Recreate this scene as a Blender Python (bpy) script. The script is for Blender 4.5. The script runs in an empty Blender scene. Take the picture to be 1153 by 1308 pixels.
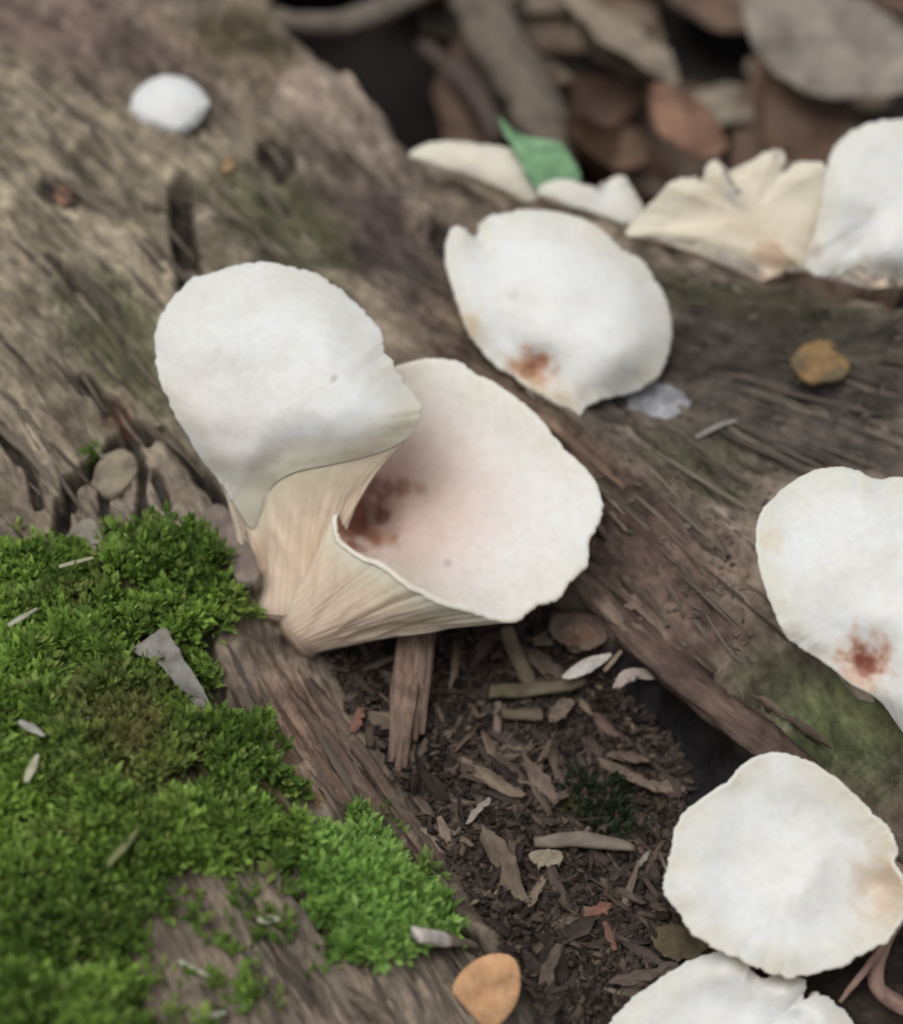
import bpy, bmesh, math, random
import numpy as np
from mathutils import Vector, Matrix
random.seed(7); RNG = np.random.default_rng(7)
S = 0.01                      # all modelling below is written in centimetres
C = bpy.context.scene.collection
sc = bpy.context.scene

# ------------------------------------------------------------------ camera
PITCH = math.radians(50.0); DIST = 25.0; FPX = 2500.0
FWD = np.array([0, math.cos(PITCH), -math.sin(PITCH)])
UPV = np.array([0, math.sin(PITCH), math.cos(PITCH)])
CAM = -DIST * FWD
cam_data = bpy.data.cameras.new('camera'); cam = bpy.data.objects.new('camera', cam_data); C.objects.link(cam)
cam.location = CAM * S; cam.rotation_euler = (math.pi/2 - PITCH, 0, 0)
cam_data.sensor_fit = 'VERTICAL'; cam_data.sensor_height = 24.0; cam_data.lens = 24.0 * FPX / 1308.0
cam_data.clip_start = 0.005; cam_data.clip_end = 200.0
cam_data.dof.use_dof = True; cam_data.dof.focus_distance = 0.228; cam_data.dof.aperture_fstop = 8.5
sc.camera = cam
# ------------------------------------------------------------------ light
world = bpy.data.worlds.new('World'); sc.world = world; world.use_nodes = True
wn = world.node_tree; wn.nodes.clear()
sky = wn.nodes.new('ShaderNodeTexSky'); sky.sky_type = 'NISHITA'; sky.sun_disc = False
sky.sun_elevation = math.radians(76); sky.sun_rotation = math.radians(-121)
sky.air_density = 1.0; sky.dust_density = 6.0; sky.ozone_density = 1.0
hs = wn.nodes.new('ShaderNodeHueSaturation'); hs.inputs['Saturation'].default_value = 0.22   # overcast: a grey sky
bg = wn.nodes.new('ShaderNodeBackground'); bg.inputs['Strength'].default_value = 0.10
wo = wn.nodes.new('ShaderNodeOutputWorld')
wn.links.new(sky.outputs[0], hs.inputs['Color']); wn.links.new(hs.outputs[0], bg.inputs[0]); wn.links.new(bg.outputs[0], wo.inputs[0])
sl = bpy.data.lights.new('sun', 'SUN'); sl.energy = 1.3; sl.angle = math.radians(40); sl.color = (1.0, 0.975, 0.94)
sun = bpy.data.objects.new('sun', sl); C.objects.link(sun)
# towards the sun: nearly overhead
sd = Vector((-0.20, -0.12, 0.95)).normalized()
sun.rotation_euler = sd.to_track_quat('Z', 'Y').to_euler(); sun.location = (0, 0, 2)
sc.view_settings.view_transform = 'Standard'; sc.view_settings.look = 'None'
sc.view_settings.exposure = -0.14; sc.view_settings.gamma = 1.0
sc.render.engine = 'CYCLES'
sc.cycles.use_denoising = True
sc.cycles.max_bounces = 6
sc.cycles.filter_width = 2.0

# ------------------------------------------------------------------ maths helpers
def P(u, v, h):
    """pixel of the photograph + height above the log's datum (cm) -> point"""
    u = np.asarray(u, float); v = np.asarray(v, float); h = np.asarray(h, float)
    a = (u - 576.5) / FPX; b = (654.0 - v) / FPX
    dx = a; dy = FWD[1] + UPV[1]*b; dz = FWD[2] + UPV[2]*b
    t = (h - CAM[2]) / dz
    return np.stack(np.broadcast_arrays(CAM[0] + dx*t, CAM[1] + dy*t, CAM[2] + dz*t), -1)
def pix(p):
    d = np.asarray(p, float) - CAM
    z = d @ FWD
    return 576.5 + FPX * d[..., 0] / z, 654.0 - FPX * (d @ UPV) / z
def tps_fit(X, y, lam=1e-3):
    X = np.asarray(X, float); y = np.asarray(y, float); n = len(X)
    m = X.mean(0); s = X.std() + 1e-9; Xn = (X - m) / s
    d2 = ((Xn[:, None] - Xn[None])**2).sum(-1)
    K = 0.5 * d2 * np.log(d2 + 1e-12) + lam*np.eye(n)
    A = np.zeros((n+3, n+3)); A[:n, :n] = K; A[:n, n] = 1; A[:n, n+1:] = Xn; A[n, :n] = 1; A[n+1:, :n] = Xn.T
    w = np.linalg.solve(A, np.concatenate([y, np.zeros(3)]))
    def f(Q):
        Q = np.asarray(Q, float); sh = Q.shape[:-1]; Qn = (Q.reshape(-1, 2) - m) / s
        out = np.empty(len(Qn))
        for i in range(0, len(Qn), 40000):
            q = Qn[i:i+40000]; d = ((q[:, None, :] - Xn[None])**2).sum(-1)
            out[i:i+40000] = (0.5*d*np.log(d + 1e-12)) @ w[:n] + w[n] + q @ w[n+1:]
        return out.reshape(sh)
    return f
_perm = np.random.default_rng(3).integers(0, 2**31, 4096)
def _h2(ix, iy):
    return _perm[(ix*73 + iy*1619 + 811*(ix & 7)*(iy & 15) + _perm[iy & 4095] % 997) & 4095]
def noise(x, y):
    """gradient noise, about -1..1"""
    x = np.asarray(x, float); y = np.asarray(y, float)
    ix = np.floor(x).astype(np.int64); iy = np.floor(y).astype(np.int64); fx = x-ix; fy = y-iy
    def g(dx, dy):
        a = (_h2(ix+dx, iy+dy) % 1024) * (2*math.pi/1024)
        return np.cos(a)*(fx-dx) + np.sin(a)*(fy-dy)
    sx = fx*fx*fx*(fx*(fx*6-15)+10); sy = fy*fy*fy*(fy*(fy*6-15)+10)
    a = g(0, 0)*(1-sx) + g(1, 0)*sx; b = g(0, 1)*(1-sx) + g(1, 1)*sx
    return (a*(1-sy) + b*sy) * 1.5
def fbm(x, y, o=4, gain=.5):
    r = 0; a = 1.0; 
    for k in range(o):
        r = r + a*noise(np.asarray(x)*2**k + 17.3*k, np.asarray(y)*2**k - 9.1*k); a *= gain
    return r
def sstep(a, b, x):
    t = np.clip((np.asarray(x, float) - a) / (b - a), 0, 1); return t*t*(3-2*t)
def in_poly(u, v, poly):
    u = np.asarray(u); v = np.asarray(v); r = np.zeros(u.shape, bool); n = len(poly)
    for i in range(n):
        x0, y0 = poly[i]; x1, y1 = poly[(i+1) % n]
        if y0 == y1: continue
        c = ((y0 > v) != (y1 > v)) & (u < (x1-x0)*(v-y0)/(y1-y0) + x0)
        r ^= c
    return r
def seg_dist(x, y, pts):
    """distance to a polyline and the arc parameter of the nearest point"""
    best = np.full(np.shape(x), 1e9)
    for (ax, ay), (bx, by) in zip(pts[:-1], pts[1:]):
        L = (bx-ax)**2 + (by-ay)**2 + 1e-12
        t = np.clip(((x-ax)*(bx-ax) + (y-ay)*(by-ay)) / L, 0, 1)
        best = np.minimum(best, np.hypot(x-ax-t*(bx-ax), y-ay-t*(by-ay)))
    return best
def crom(pts, n, closed=True):
    """Catmull-Rom through pts -> n samples"""
    p = np.asarray(pts, float); m = len(p)
    if closed:
        t = np.arange(n) / n * m
    else:
        t = np.linspace(0, m-1, n)
    i = np.floor(t).astype(int); 
    if not closed: i = np.minimum(i, m-2)
    f = (t - i)[:, None]
    idx = (lambda k: k % m) if closed else (lambda k: np.clip(k, 0, m-1))
    a, b, c, d = p[idx(i-1)], p[idx(i)], p[idx(i+1)], p[idx(i+2)]
    return 0.5*((2*b) + (c-a)*f + (2*a-5*b+4*c-d)*f*f + (3*b-a-3*c+d)*f**3)

# ------------------------------------------------------------------ object helpers
def mesh_np(name, V, F, mat, smooth=True, cols=None, extra=None, origin=None):
    V = np.asarray(V, float)
    if origin is not None: V = V - np.asarray(origin)
    me = bpy.data.meshes.new(name)
    if isinstance(F, np.ndarray):
        k = F.shape[1]; me.vertices.add(len(V)); me.vertices.foreach_set('co', (V*S).astype(np.float32).ravel())
        me.loops.add(F.size); me.loops.foreach_set('vertex_index', F.astype(np.int32).ravel())
        me.polygons.add(len(F)); me.polygons.foreach_set('loop_start', np.arange(0, F.size, k, dtype=np.int32))
        me.polygons.foreach_set('loop_total', np.full(len(F), k, np.int32))
        me.update(calc_edges=True)
    else:
        me.from_pydata([tuple(v) for v in V*S], [], F)
    if smooth: me.polygons.foreach_set('use_smooth', [True]*len(me.polygons))
    if cols is not None:
        a = me.color_attributes.new('Col', 'FLOAT_COLOR', 'POINT')
        cc = np.ones((len(V), 4), np.float32); cc[:, :3] = cols; a.data.foreach_set('color', cc.ravel())
    for k, val in (extra or {}).items():
        a = me.attributes.new(k, 'FLOAT_VECTOR', 'POINT'); a.data.foreach_set('vector', np.asarray(val, np.float32).ravel())
    if mat: me.materials.append(mat)
    me.validate(); me.update()
    return me
def link(name, me, parent=None, loc=None):
    o = bpy.data.objects.new(name, me); C.objects.link(o)
    if parent: o.parent = parent
    if loc is not None: o.location = np.asarray(loc)*S
    return o
def tag(o, label, cat, group=None, kind=None):
    if label: o['label'] = label
    if cat: o['category'] = cat
    if group: o['group'] = group
    if kind: o['kind'] = kind
    return o
def empty(name, loc):
    o = bpy.data.objects.new(name, None); C.objects.link(o); o.location = np.asarray(loc)*S
    o.empty_display_size = 0.01
    return o
def grid_faces(nr, nc, closed=True):
    i = np.arange(nr-1)[:, None]; j = np.arange(nc if closed else nc-1)[None]
    a = i*nc + j; b = i*nc + (j+1) % nc; c = (i+1)*nc + (j+1) % nc; d = (i+1)*nc + j
    return np.stack([a, b, c, d], -1).reshape(-1, 4)

# ------------------------------------------------------------------ materials
def new_mat(name):
    m = bpy.data.materials.new(name); m.use_nodes = True; nt = m.node_tree
    return m, nt, nt.nodes['Principled BSDF']
def nd(nt, t, **kw):
    n = nt.nodes.new(t)
    for k, v in kw.items():
        if k.startswith('_'): setattr(n, k[1:], v)
        else: n.inputs[k].default_value = v
    return n
def mix(nt, kind, fac, a, b):
    n = nt.nodes.new('ShaderNodeMix'); n.data_type = 'RGBA'; n.blend_type = kind
    for s, val in (('Factor', fac), ('A', a), ('B', b)):
        sock = [i for i in n.inputs if i.name == s and (i.type == 'RGBA' or s == 'Factor' and i.type == 'VALUE')][0]
        if hasattr(val, 'is_linked') or hasattr(val, 'links'): nt.links.new(val, sock)
        elif s == 'Factor': sock.default_value = val
        else: sock.default_value = (*val, 1)
    return [o for o in n.outputs if o.type == 'RGBA'][0]
def ramp(nt, src, stops):
    r = nt.nodes.new('ShaderNodeValToRGB'); cr = r.color_ramp
    while len(cr.elements) < len(stops): cr.elements.new(0.5)
    for e, (p, c) in zip(cr.elements, stops): e.position = p; e.color = (*c, 1) if len(c) == 3 else c
    nt.links.new(src, r.inputs[0]); return r.outputs[0]

def mat_log():
    m, nt, b = new_mat('rotten_wood'); L = nt.links
    col = nd(nt, 'ShaderNodeVertexColor', _layer_name='Col')
    gr = nd(nt, 'ShaderNodeAttribute', _attribute_name='grain')
    tc = nd(nt, 'ShaderNodeTexCoord')
    m1 = nd(nt, 'ShaderNodeMapping', Scale=(5.0, 1.5, 1.0)); L.new(gr.outputs['Vector'], m1.inputs[0])
    n1 = nd(nt, 'ShaderNodeTexNoise', Scale=1.0, Detail=7.0, Roughness=0.66, Distortion=0.5); L.new(m1.outputs[0], n1.inputs['Vector'])
    m2 = nd(nt, 'ShaderNodeMapping', Scale=(15.0, 4.5, 1.0)); L.new(gr.outputs['Vector'], m2.inputs[0])
    n2 = nd(nt, 'ShaderNodeTexNoise', Scale=1.0, Detail=5.0, Roughness=0.6, Distortion=0.3); L.new(m2.outputs[0], n2.inputs['Vector'])
    n3 = nd(nt, 'ShaderNodeTexNoise', Scale=130.0, Detail=6.0, Roughness=0.65); L.new(tc.outputs['Object'], n3.inputs['Vector'])
    c1 = ramp(nt, n1.outputs['Fac'], [(0.30, (.40, .36, .34)), (0.46, (.86, .84, .82)), (0.60, (1.12, 1.1, 1.06)), (0.74, (1.55, 1.5, 1.42))])
    c2 = ramp(nt, n2.outputs['Fac'], [(0.32, (.62, .58, .56)), (0.52, (1, 1, 1)), (0.72, (1.30, 1.27, 1.2))])
    c3 = ramp(nt, n3.outputs['Fac'], [(0.32, (.58, .55, .55)), (0.5, (1, 1, 1)), (0.70, (1.35, 1.32, 1.24))])
    k = mix(nt, 'MULTIPLY', 1.0, col.outputs[0], c1); k = mix(nt, 'MULTIPLY', 0.8, k, c2); k = mix(nt, 'MULTIPLY', 0.8, k, c3)
    L.new(k, b.inputs['Base Color']); b.inputs['Roughness'].default_value = 0.82
    b.inputs['Specular IOR Level'].default_value = 0.3
    ad = nd(nt, 'ShaderNodeMath', _operation='ADD'); L.new(n1.outputs['Fac'], ad.inputs[0]); L.new(n2.outputs['Fac'], ad.inputs[1])
    ad2 = nd(nt, 'ShaderNodeMath', _operation='ADD'); L.new(ad.outputs[0], ad2.inputs[0]); L.new(n3.outputs['Fac'], ad2.inputs[1])
    bp = nd(nt, 'ShaderNodeBump', Strength=0.8, Distance=0.0006); L.new(ad2.outputs[0], bp.inputs['Height']); L.new(bp.outputs[0], b.inputs['Normal'])
    return m
def mat_flesh():
    """mushroom skin: colour from the vertex colours (white cap, cream rim, brown stains), soft subsurface"""
    m, nt, b = new_mat('mushroom_flesh'); L = nt.links
    col = nd(nt, 'ShaderNodeVertexColor', _layer_name='Col'); tc = nd(nt, 'ShaderNodeTexCoord')
    n1 = nd(nt, 'ShaderNodeTexNoise', Scale=90.0, Detail=5.0, Roughness=0.6); L.new(tc.outputs['Object'], n1.inputs['Vector'])
    n2 = nd(nt, 'ShaderNodeTexNoise', Scale=900.0, Detail=3.0, Roughness=0.6); L.new(tc.outputs['Object'], n2.inputs['Vector'])
    c1 = ramp(nt, n1.outputs['Fac'], [(0.30, (.90, .885, .86)), (0.5, (.98, .975, .97)), (0.7, (1.03, 1.03, 1.03))])
    c2 = ramp(nt, n2.outputs['Fac'], [(0.3, (.94, .93, .92)), (0.6, (1.01, 1.01, 1.01))])
    k = mix(nt, 'MULTIPLY', 1.0, col.outputs[0], c1); k = mix(nt, 'MULTIPLY', 1.0, k, c2)
    L.new(k, b.inputs['Base Color']); b.inputs['Roughness'].default_value = 0.62
    b.inputs['Specular IOR Level'].default_value = 0.25
    b.inputs['Subsurface Weight'].default_value = 0.55; b.inputs['Subsurface Radius'].default_value = (1.0, 0.75, 0.5)
    b.inputs['Subsurface Scale'].default_value = 0.0022
    ad = nd(nt, 'ShaderNodeMath', _operation='ADD'); L.new(n1.outputs['Fac'], ad.inputs[0])
    ml = nd(nt, 'ShaderNodeMath', _operation='MULTIPLY'); ml.inputs[1].default_value = 0.12; L.new(n2.outputs['Fac'], ml.inputs[0]); L.new(ml.outputs[0], ad.inputs[1])
    bp = nd(nt, 'ShaderNodeBump', Strength=0.25, Distance=0.0012); L.new(ad.outputs[0], bp.inputs['Height']); L.new(bp.outputs[0], b.inputs['Normal'])
    return m
def mat_moss():
    m, nt, b = new_mat('moss'); L = nt.links
    col = nd(nt, 'ShaderNodeVertexColor', _layer_name='Col')
    L.new(col.outputs[0], b.inputs['Base Color']); b.inputs['Roughness'].default_value = 0.55
    b.inputs['Specular IOR Level'].default_value = 0.3
    tr = nd(nt, 'ShaderNodeBsdfTranslucent'); L.new(col.outputs[0], tr.inputs[0])
    mx = nd(nt, 'ShaderNodeMixShader', Fac=0.35); L.new(b.outputs[0], mx.inputs[1]); L.new(tr.outputs[0], mx.inputs[2])
    L.new(mx.outputs[0], nt.nodes['Material Output'].inputs[0])
    return m
def mat_bits(name, stops, rough=0.85, stretch=(1, 1, 1), sc_=260.0, vary=True, spec=.25):
    """wood chips, twigs, dead leaves: a tone picked per object, streaked by noise"""
    m, nt, b = new_mat(name); L = nt.links
    oi = nd(nt, 'ShaderNodeObjectInfo'); tc = nd(nt, 'ShaderNodeTexCoord')
    mp = nd(nt, 'ShaderNodeMapping', Scale=stretch); L.new(tc.outputs['Object'], mp.inputs[0])
    n = nd(nt, 'ShaderNodeTexNoise', Scale=sc_, Detail=6.0, Roughness=0.65, Distortion=0.4); L.new(mp.outputs[0], n.inputs['Vector'])
    tone = ramp(nt, oi.outputs['Random'], stops)
    c = ramp(nt, n.outputs['Fac'], [(0.3, (.45, .42, .40)), (0.5, (.95, .95, .95)), (0.72, (1.5, 1.46, 1.38))])
    k = mix(nt, 'MULTIPLY', 1.0, tone, c); L.new(k, b.inputs['Base Color'])
    b.inputs['Roughness'].default_value = rough; b.inputs['Specular IOR Level'].default_value = spec
    bp = nd(nt, 'ShaderNodeBump', Strength=0.7, Distance=0.0005); L.new(n.outputs['Fac'], bp.inputs['Height']); L.new(bp.outputs[0], b.inputs['Normal'])
    return m
def mat_vcol(name, rough=0.85, sc_=300.0, spec=.25):
    m, nt, b = new_mat(name); L = nt.links
    col = nd(nt, 'ShaderNodeVertexColor', _layer_name='Col'); tc = nd(nt, 'ShaderNodeTexCoord')
    n = nd(nt, 'ShaderNodeTexNoise', Scale=sc_, Detail=6.0, Roughness=0.65); L.new(tc.outputs['Object'], n.inputs['Vector'])
    c = ramp(nt, n.outputs['Fac'], [(0.3, (.55, .52, .5)), (0.5, (.97, .97, .97)), (0.72, (1.3, 1.28, 1.22))])
    k = mix(nt, 'MULTIPLY', 1.0, col.outputs[0], c); L.new(k, b.inputs['Base Color'])
    b.inputs['Roughness'].default_value = rough; b.inputs['Specular IOR Level'].default_value = spec
    bp = nd(nt, 'ShaderNodeBump', Strength=0.6, Distance=0.0004); L.new(n.outputs['Fac'], bp.inputs['Height']); L.new(bp.outputs[0], b.inputs['Normal'])
    return m
M_LOG = mat_log(); M_FLESH = mat_flesh(); M_MOSS = mat_moss()
M_CHIP = mat_bits('wood_chip', [(0.0, (.028, .020, .018)), (0.3, (.066, .048, .041)), (0.6, (.115, .086, .070)), (0.85, (.17, .128, .10)), (1.0, (.25, .195, .15))], stretch=(.25, 1, 1))
M_SPLINT = mat_bits('wood_splinter', [(0.0, (.07, .056, .046)), (0.4, (.13, .108, .086)), (0.75, (.18, .152, .118)), (1.0, (.25, .215, .165))], stretch=(.15, 1, 1))
M_V = mat_vcol('plain_debris')
M_DEADLEAF = mat_bits('dead_leaf', [(0.0, (.10, .058, .036)), (0.3, (.16, .10, .07)), (0.6, (.11, .08, .06)), (0.85, (.20, .155, .115)), (1.0, (.26, .22, .17))], rough=.6, sc_=90.0, spec=.35)

# ------------------------------------------------------------------ the log's relief
CREST_PX = [(-700, -900, .8), (-150, -420, .8), (180, -140, .7), (330, 0, .65), (395, 60, .5), (450, 105, .4), (500, 165, .3), (545, 195, .2), (620, 225, .2), (700, 268, .15),
            (790, 302, .2), (900, 335, .25), (1000, 358, .3), (1153, 385, .35), (1400, 430, .4), (1900, 560, .4), (2600, 800, .4)]
CREST = [tuple(P(u, v, h)[:2]) for u, v, h in CREST_PX]
CP = [(-300, -150, 1.2), (0, -50, 1.05), (0, 0, 1.1), (150, 30, 1.0), (300, 20, .75), (400, 100, .5), (480, 180, .3),
      (0, 200, 1.1), (150, 200, .9), (300, 200, .6), (420, 260, .2), (0, 400, .9), (120, 400, .8), (250, 330, .55), (350, 300, .4),
      (0, 600, .7), (120, 560, .5), (200, 620, .28), (260, 640, .2), (310, 740, 0),
      (0, 750, .6), (100, 750, .6), (250, 730, .3), (0, 900, .8), (100, 900, .85), (230, 880, .35), (0, 1100, .8), (150, 1100, .75), (250, 1000, .6), (320, 960, .3),
      (100, 1300, .7), (250, 1200, .5), (350, 1100, .25), (380, 1250, .2), (450, 1090, .1), (540, 1190, -.15), (480, 1300, 0), (560, 1290, -.25),
      (300, 850, -.05), (340, 930, -.1), (380, 990, -.2), (430, 1040, -.35), (520, 1100, -.6), (600, 1220, -.7), (690, 1300, -.9),
      (400, 860, -.8), (500, 830, -1.1), (470, 930, -.9), (520, 1020, -1.0), (600, 830, -1.15), (570, 960, -1.25), (600, 1080, -1.2), (700, 880, -1.2), (700, 1000, -1.4),
      (700, 1120, -1.4), (800, 1000, -1.6), (850, 1060, -1.6), (800, 1150, -1.5), (700, 1230, -1.3), (850, 1250, -1.5), (950, 1200, -1.5), (1100, 1300, -1.6),
      (1000, 1050, -1.5), (1150, 1220, -1.4), (400, 770, -.4), (500, 760, -.9), (600, 760, -1.05), (690, 790, -1.0), (450, 640, -.2), (380, 680, 0), (520, 620, -.4),
      (540, 400, .2), (620, 460, .25), (700, 520, .3), (760, 560, .3), (830, 620, .3), (900, 690, .25), (1000, 800, .3), (1100, 900, .3), (1153, 960, .3),
      (560, 480, 0), (650, 560, -.1), (720, 640, -.2), (780, 720, -.3), (790, 800, -.5), (850, 850, -.55), (920, 900, -.5), (1000, 950, -.5), (1080, 1000, -.6), (1130, 1080, -.8),
      (790, 895, -1.35), (870, 930, -1.45), (940, 980, -1.5), (1000, 1010, -1.4),
      (620, 380, .1), (780, 480, 0), (850, 540, -.05), (950, 620, 0), (1000, 500, -.1), (1100, 520, -.1), (1153, 600, 0), (900, 450, -.1), (1050, 430, 0), (1153, 450, .15),
      (540, 205, .2), (620, 240, .2), (700, 290, .15), (800, 318, .2), (900, 348, .25), (1000, 372, .3), (1153, 398, .35), (600, 300, .05), (500, 350, .1), (480, 420, .15), (430, 340, .2),
      (350, 420, .35), (250, 450, .5), (450, 480, .1), (300, 600, .2),
      (1400, 480, .3), (1400, 800, .2), (1400, 1100, -.3), (1400, 1400, -1), (900, 1500, -1.3), (600, 1500, -.8), (300, 1500, .4), (0, 1600, .7), (-300, 1400, .8), (-300, 1000, .9), (-300, 600, .9), (-300, 200, 1.2)]
cp = np.array(CP, float); CPw = P(cp[:, 0], cp[:, 1], cp[:, 2])
_rel = tps_fit(CPw[:, :2], CPw[:, 2], 2e-3)
def axis(lo, a, b, hi, step, n):
    core = np.arange(a, b, step); q = np.linspace(0, 1, n+1)[1:]
    return np.concatenate([(a - (a-lo)*q**2)[::-1], core, b + (hi-b)*q**2])
GX = axis(-26, -7.9, 8.3, 30, .027, 70); GY = axis(-28, -7.9, 11.8, 26, .027, 70)
XX, YY = np.meshgrid(GX, GY)
# grain lines: curves of equal t
GL = [[(330, 0), (450, 110), (540, 195), (700, 275), (900, 340), (1153, 390)],
      [(150, 0), (300, 120), (430, 230), (560, 330), (680, 400), (860, 470), (1153, 545)],
      [(0, 60), (200, 200), (400, 330), (540, 420), (700, 530), (830, 630), (960, 760), (1153, 960)],
      [(0, 200), (200, 370), (400, 540), (600, 700), (760, 850), (900, 1000), (1100, 1250)],
      [(0, 380), (150, 530), (300, 690), (420, 900), (560, 1100), (720, 1300)],
      [(0, 560), (120, 700), (250, 900), (400, 1130), (520, 1308)],
      [(0, 800), (150, 1020), (300, 1250), (340, 1320)], [(0, 1050), (150, 1300)]]
gq, gt = [], []
for k, ln in enumerate(GL):
    for u, v in ln: gq.append(P(u, v, 0)[:2]); gt.append(1.9*k)
gq += [(20, -14), (-20, 16), (-14, -6), (12, -14)]; gt += [3.5, 3.5, 16, 10]
_grain = tps_fit(np.array(gq), np.array(gt), 5e-2)
TT = _grain(np.stack([XX, YY], -1)); SSg = XX*.68 - YY*.73
U0, V0 = pix(np.stack([XX, YY, np.zeros_like(XX)], -1))
base = np.clip(_rel(np.stack([XX, YY], -1)), -1.9, 1.5)
rim_ = np.maximum.reduce([np.abs(XX)-9, np.abs(YY-2)-11.5, np.zeros_like(XX)])
base = base*(1-sstep(0, 5, rim_)) + .45*sstep(0, 5, rim_)
UU, VV = pix(np.stack([XX, YY, base], -1))            # where each point of the relief shows in the photograph

HOLLOW = [(330, 815), (480, 800), (640, 790), (700, 775), (790, 815), (860, 870), (960, 985), (1060, 1050), (1180, 1110), (1300, 1400), (700, 1400), (640, 1240), (585, 1130), (520, 1020), (460, 920), (400, 850)]
def soft_poly(poly, w):
    d = seg_dist(UU, VV, poly + poly[:1]); i = in_poly(UU, VV, poly)
    return sstep(-w, w, np.where(i, d, -d) + 14*fbm(XX*1.6, YY*1.6, 3))
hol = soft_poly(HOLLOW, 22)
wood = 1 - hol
g1 = fbm(TT*1.15+.2*fbm(XX*.5, YY*.5, 2), SSg*.16, 3); g2 = fbm(TT*3.1, SSg*.33+5, 3); g3 = 1-np.abs(fbm(TT*5.5+.3*fbm(XX, YY, 2), SSg*.5, 3))
g4 = fbm(TT*13, SSg*1.3, 3); iso = fbm(XX*1.3, YY*1.3, 4); iso2 = fbm(XX*6, YY*6, 3)
rel = wood*(.05*fbm(TT*2.4+9, SSg*.9, 3) + .12*g1 + .075*g2 + .075*(g3-.7) + .022*g4 + .05*iso + .03*iso2 + .045*fbm(XX*3.3+4, YY*3.3, 3)) + hol*(.10*iso + .05*iso2 + .05*fbm(XX*3, YY*3, 3))
# cracks that run along the grain
crk = np.clip(1 - np.abs(fbm(TT*1.7+3.1, SSg*.13+2, 2))*9, 0, 1)*sstep(-.1, .5, fbm(XX*.45+7, YY*.45, 2)); rel -= wood*.09*crk
# stepped breaks across the grain in the upper wood: blocky, shingle-like pieces
blk = np.floor(TT*1.6 + .5*noise(XX*.6, YY*.6)); step_ = noise(blk*3.7, SSg*.55 + blk*1.9); rel += wood*.07*np.tanh(step_*7)
Z = base + rel
def carve(pts, w, d, tone=None):
    """a crack drawn along pixels"""
    global Z
    dd = seg_dist(UU + 4*noise(XX*4, YY*4), VV + 4*noise(XX*4+9, YY*4), pts)
    Z = Z - d*(1 - sstep(w*.45, w, dd))
    return 1 - sstep(w*.5, w*1.15, dd)
dark = np.zeros_like(Z)
for pts, w, d in [([(228, 238), (232, 280), (240, 345), (244, 380)], 19, .55), ([(190, 262), (228, 268)], 9, .3), ([(345, 195), (362, 215)], 22, .28),
                  ([(105, 480), (140, 520), (165, 545), (190, 560)], 16, .35), ([(208, 548), (240, 585), (285, 640), (318, 690)], 13, .4),
                  ([(150, 565), (118, 585), (88, 610), (80, 650), (70, 700)], 13, .45), ([(128, 620), (140, 680)], 8, .25), ([(200, 610), (215, 650)], 8, .25),
                  ([(0, 545), (35, 590), (50, 640)], 10, .3), ([(165, 560), (185, 600), (180, 650), (168, 690)], 9, .28), ([(60, 320), (110, 380)], 7, .1),
                  ([(560, 300), (590, 330)], 16, .2), ([(66, 242), (86, 246)], 22, .12),
                  ([(250, 820), (270, 880)], 26, .35), ([(520, 1090), (570, 1160), (620, 1230)], 12, .25), ([(440, 990), (500, 1060)], 10, .2)]:
    dark = np.maximum(dark, carve(pts, w, d))
# moss cushion swells
MOSS_MAIN = [(-60, 715), (60, 700), (130, 690), (200, 672), (250, 690), (288, 720), (306, 765), (296, 800), (255, 800), (262, 900), (312, 920), (352, 975), (388, 1045), (385, 1075), (340, 1100), (280, 1095),
             (230, 1100), (190, 1150), (160, 1225), (170, 1330), (-60, 1330)]
MOSS_CUSH = [(393, 1110), (420, 1055), (450, 1040), (490, 1065), (512, 1110), (560, 1148), (588, 1190), (535, 1212), (490, 1220), (440, 1226), (402, 1190)]
mo = np.maximum(soft_poly(MOSS_MAIN, 25), soft_poly(MOSS_CUSH, 16))
# the log falls away to the forest floor on both sides
GROUND_Z = -3.4
dc = seg_dist(XX, YY, CREST)
cr = np.array(CREST); o_ = np.argsort(cr[:, 0])
beyond = YY > np.interp(XX, cr[o_, 0], cr[o_, 1])
dcs = np.where(beyond, dc, -dc) + .10*fbm(XX*1.1, YY*1.1, 3)
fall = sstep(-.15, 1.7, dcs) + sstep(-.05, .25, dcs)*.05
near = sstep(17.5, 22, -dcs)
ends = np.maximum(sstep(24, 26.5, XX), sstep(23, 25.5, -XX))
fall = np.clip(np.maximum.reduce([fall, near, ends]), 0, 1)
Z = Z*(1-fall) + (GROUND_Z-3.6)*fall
# --- colour of the bare wood, by zone, with some shade painted in
SP1 = fbm(XX*1.2, YY*1.2, 4); SP2 = g2
def spot(u, v, ru, rv, rot=0):
    a = math.radians(rot); du = UU-u; dv = VV-v
    p = (du*math.cos(a)+dv*math.sin(a))/ru; q = (-du*math.sin(a)+dv*math.cos(a))/rv
    k = int(u*7+v*3) % 500
    return sstep(1.35, .35, np.hypot(p, q) + .35*np.roll(SP1, (k, k//2), (0, 1)) + .2*SP2)
col = np.empty(Z.shape + (3,)); col[:] = (.22, .185, .15)
def tint(c, w):
    global col
    col = col*(1-w[..., None]) + np.array(c)*w[..., None]
tint((.272, .24, .182), spot(110, 330, 330, 330)); tint((.27, .225, .19), spot(420, 130, 190, 70, 40)); tint((.15, .115, .10), spot(120, 40, 220, 60, 20))
tint((.105, .088, .055), spot(310, 60, 70, 55)); tint((.10, .102, .058), spot(380, 290, 130, 80, 30)); tint((.13, .13, .08), spot(160, 430, 120, 60, 45)); tint((.065, .048, .046), spot(495, 300, 120, 62, 45)); tint((.10, .08, .068), spot(560, 380, 90, 60, 40))
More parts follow.
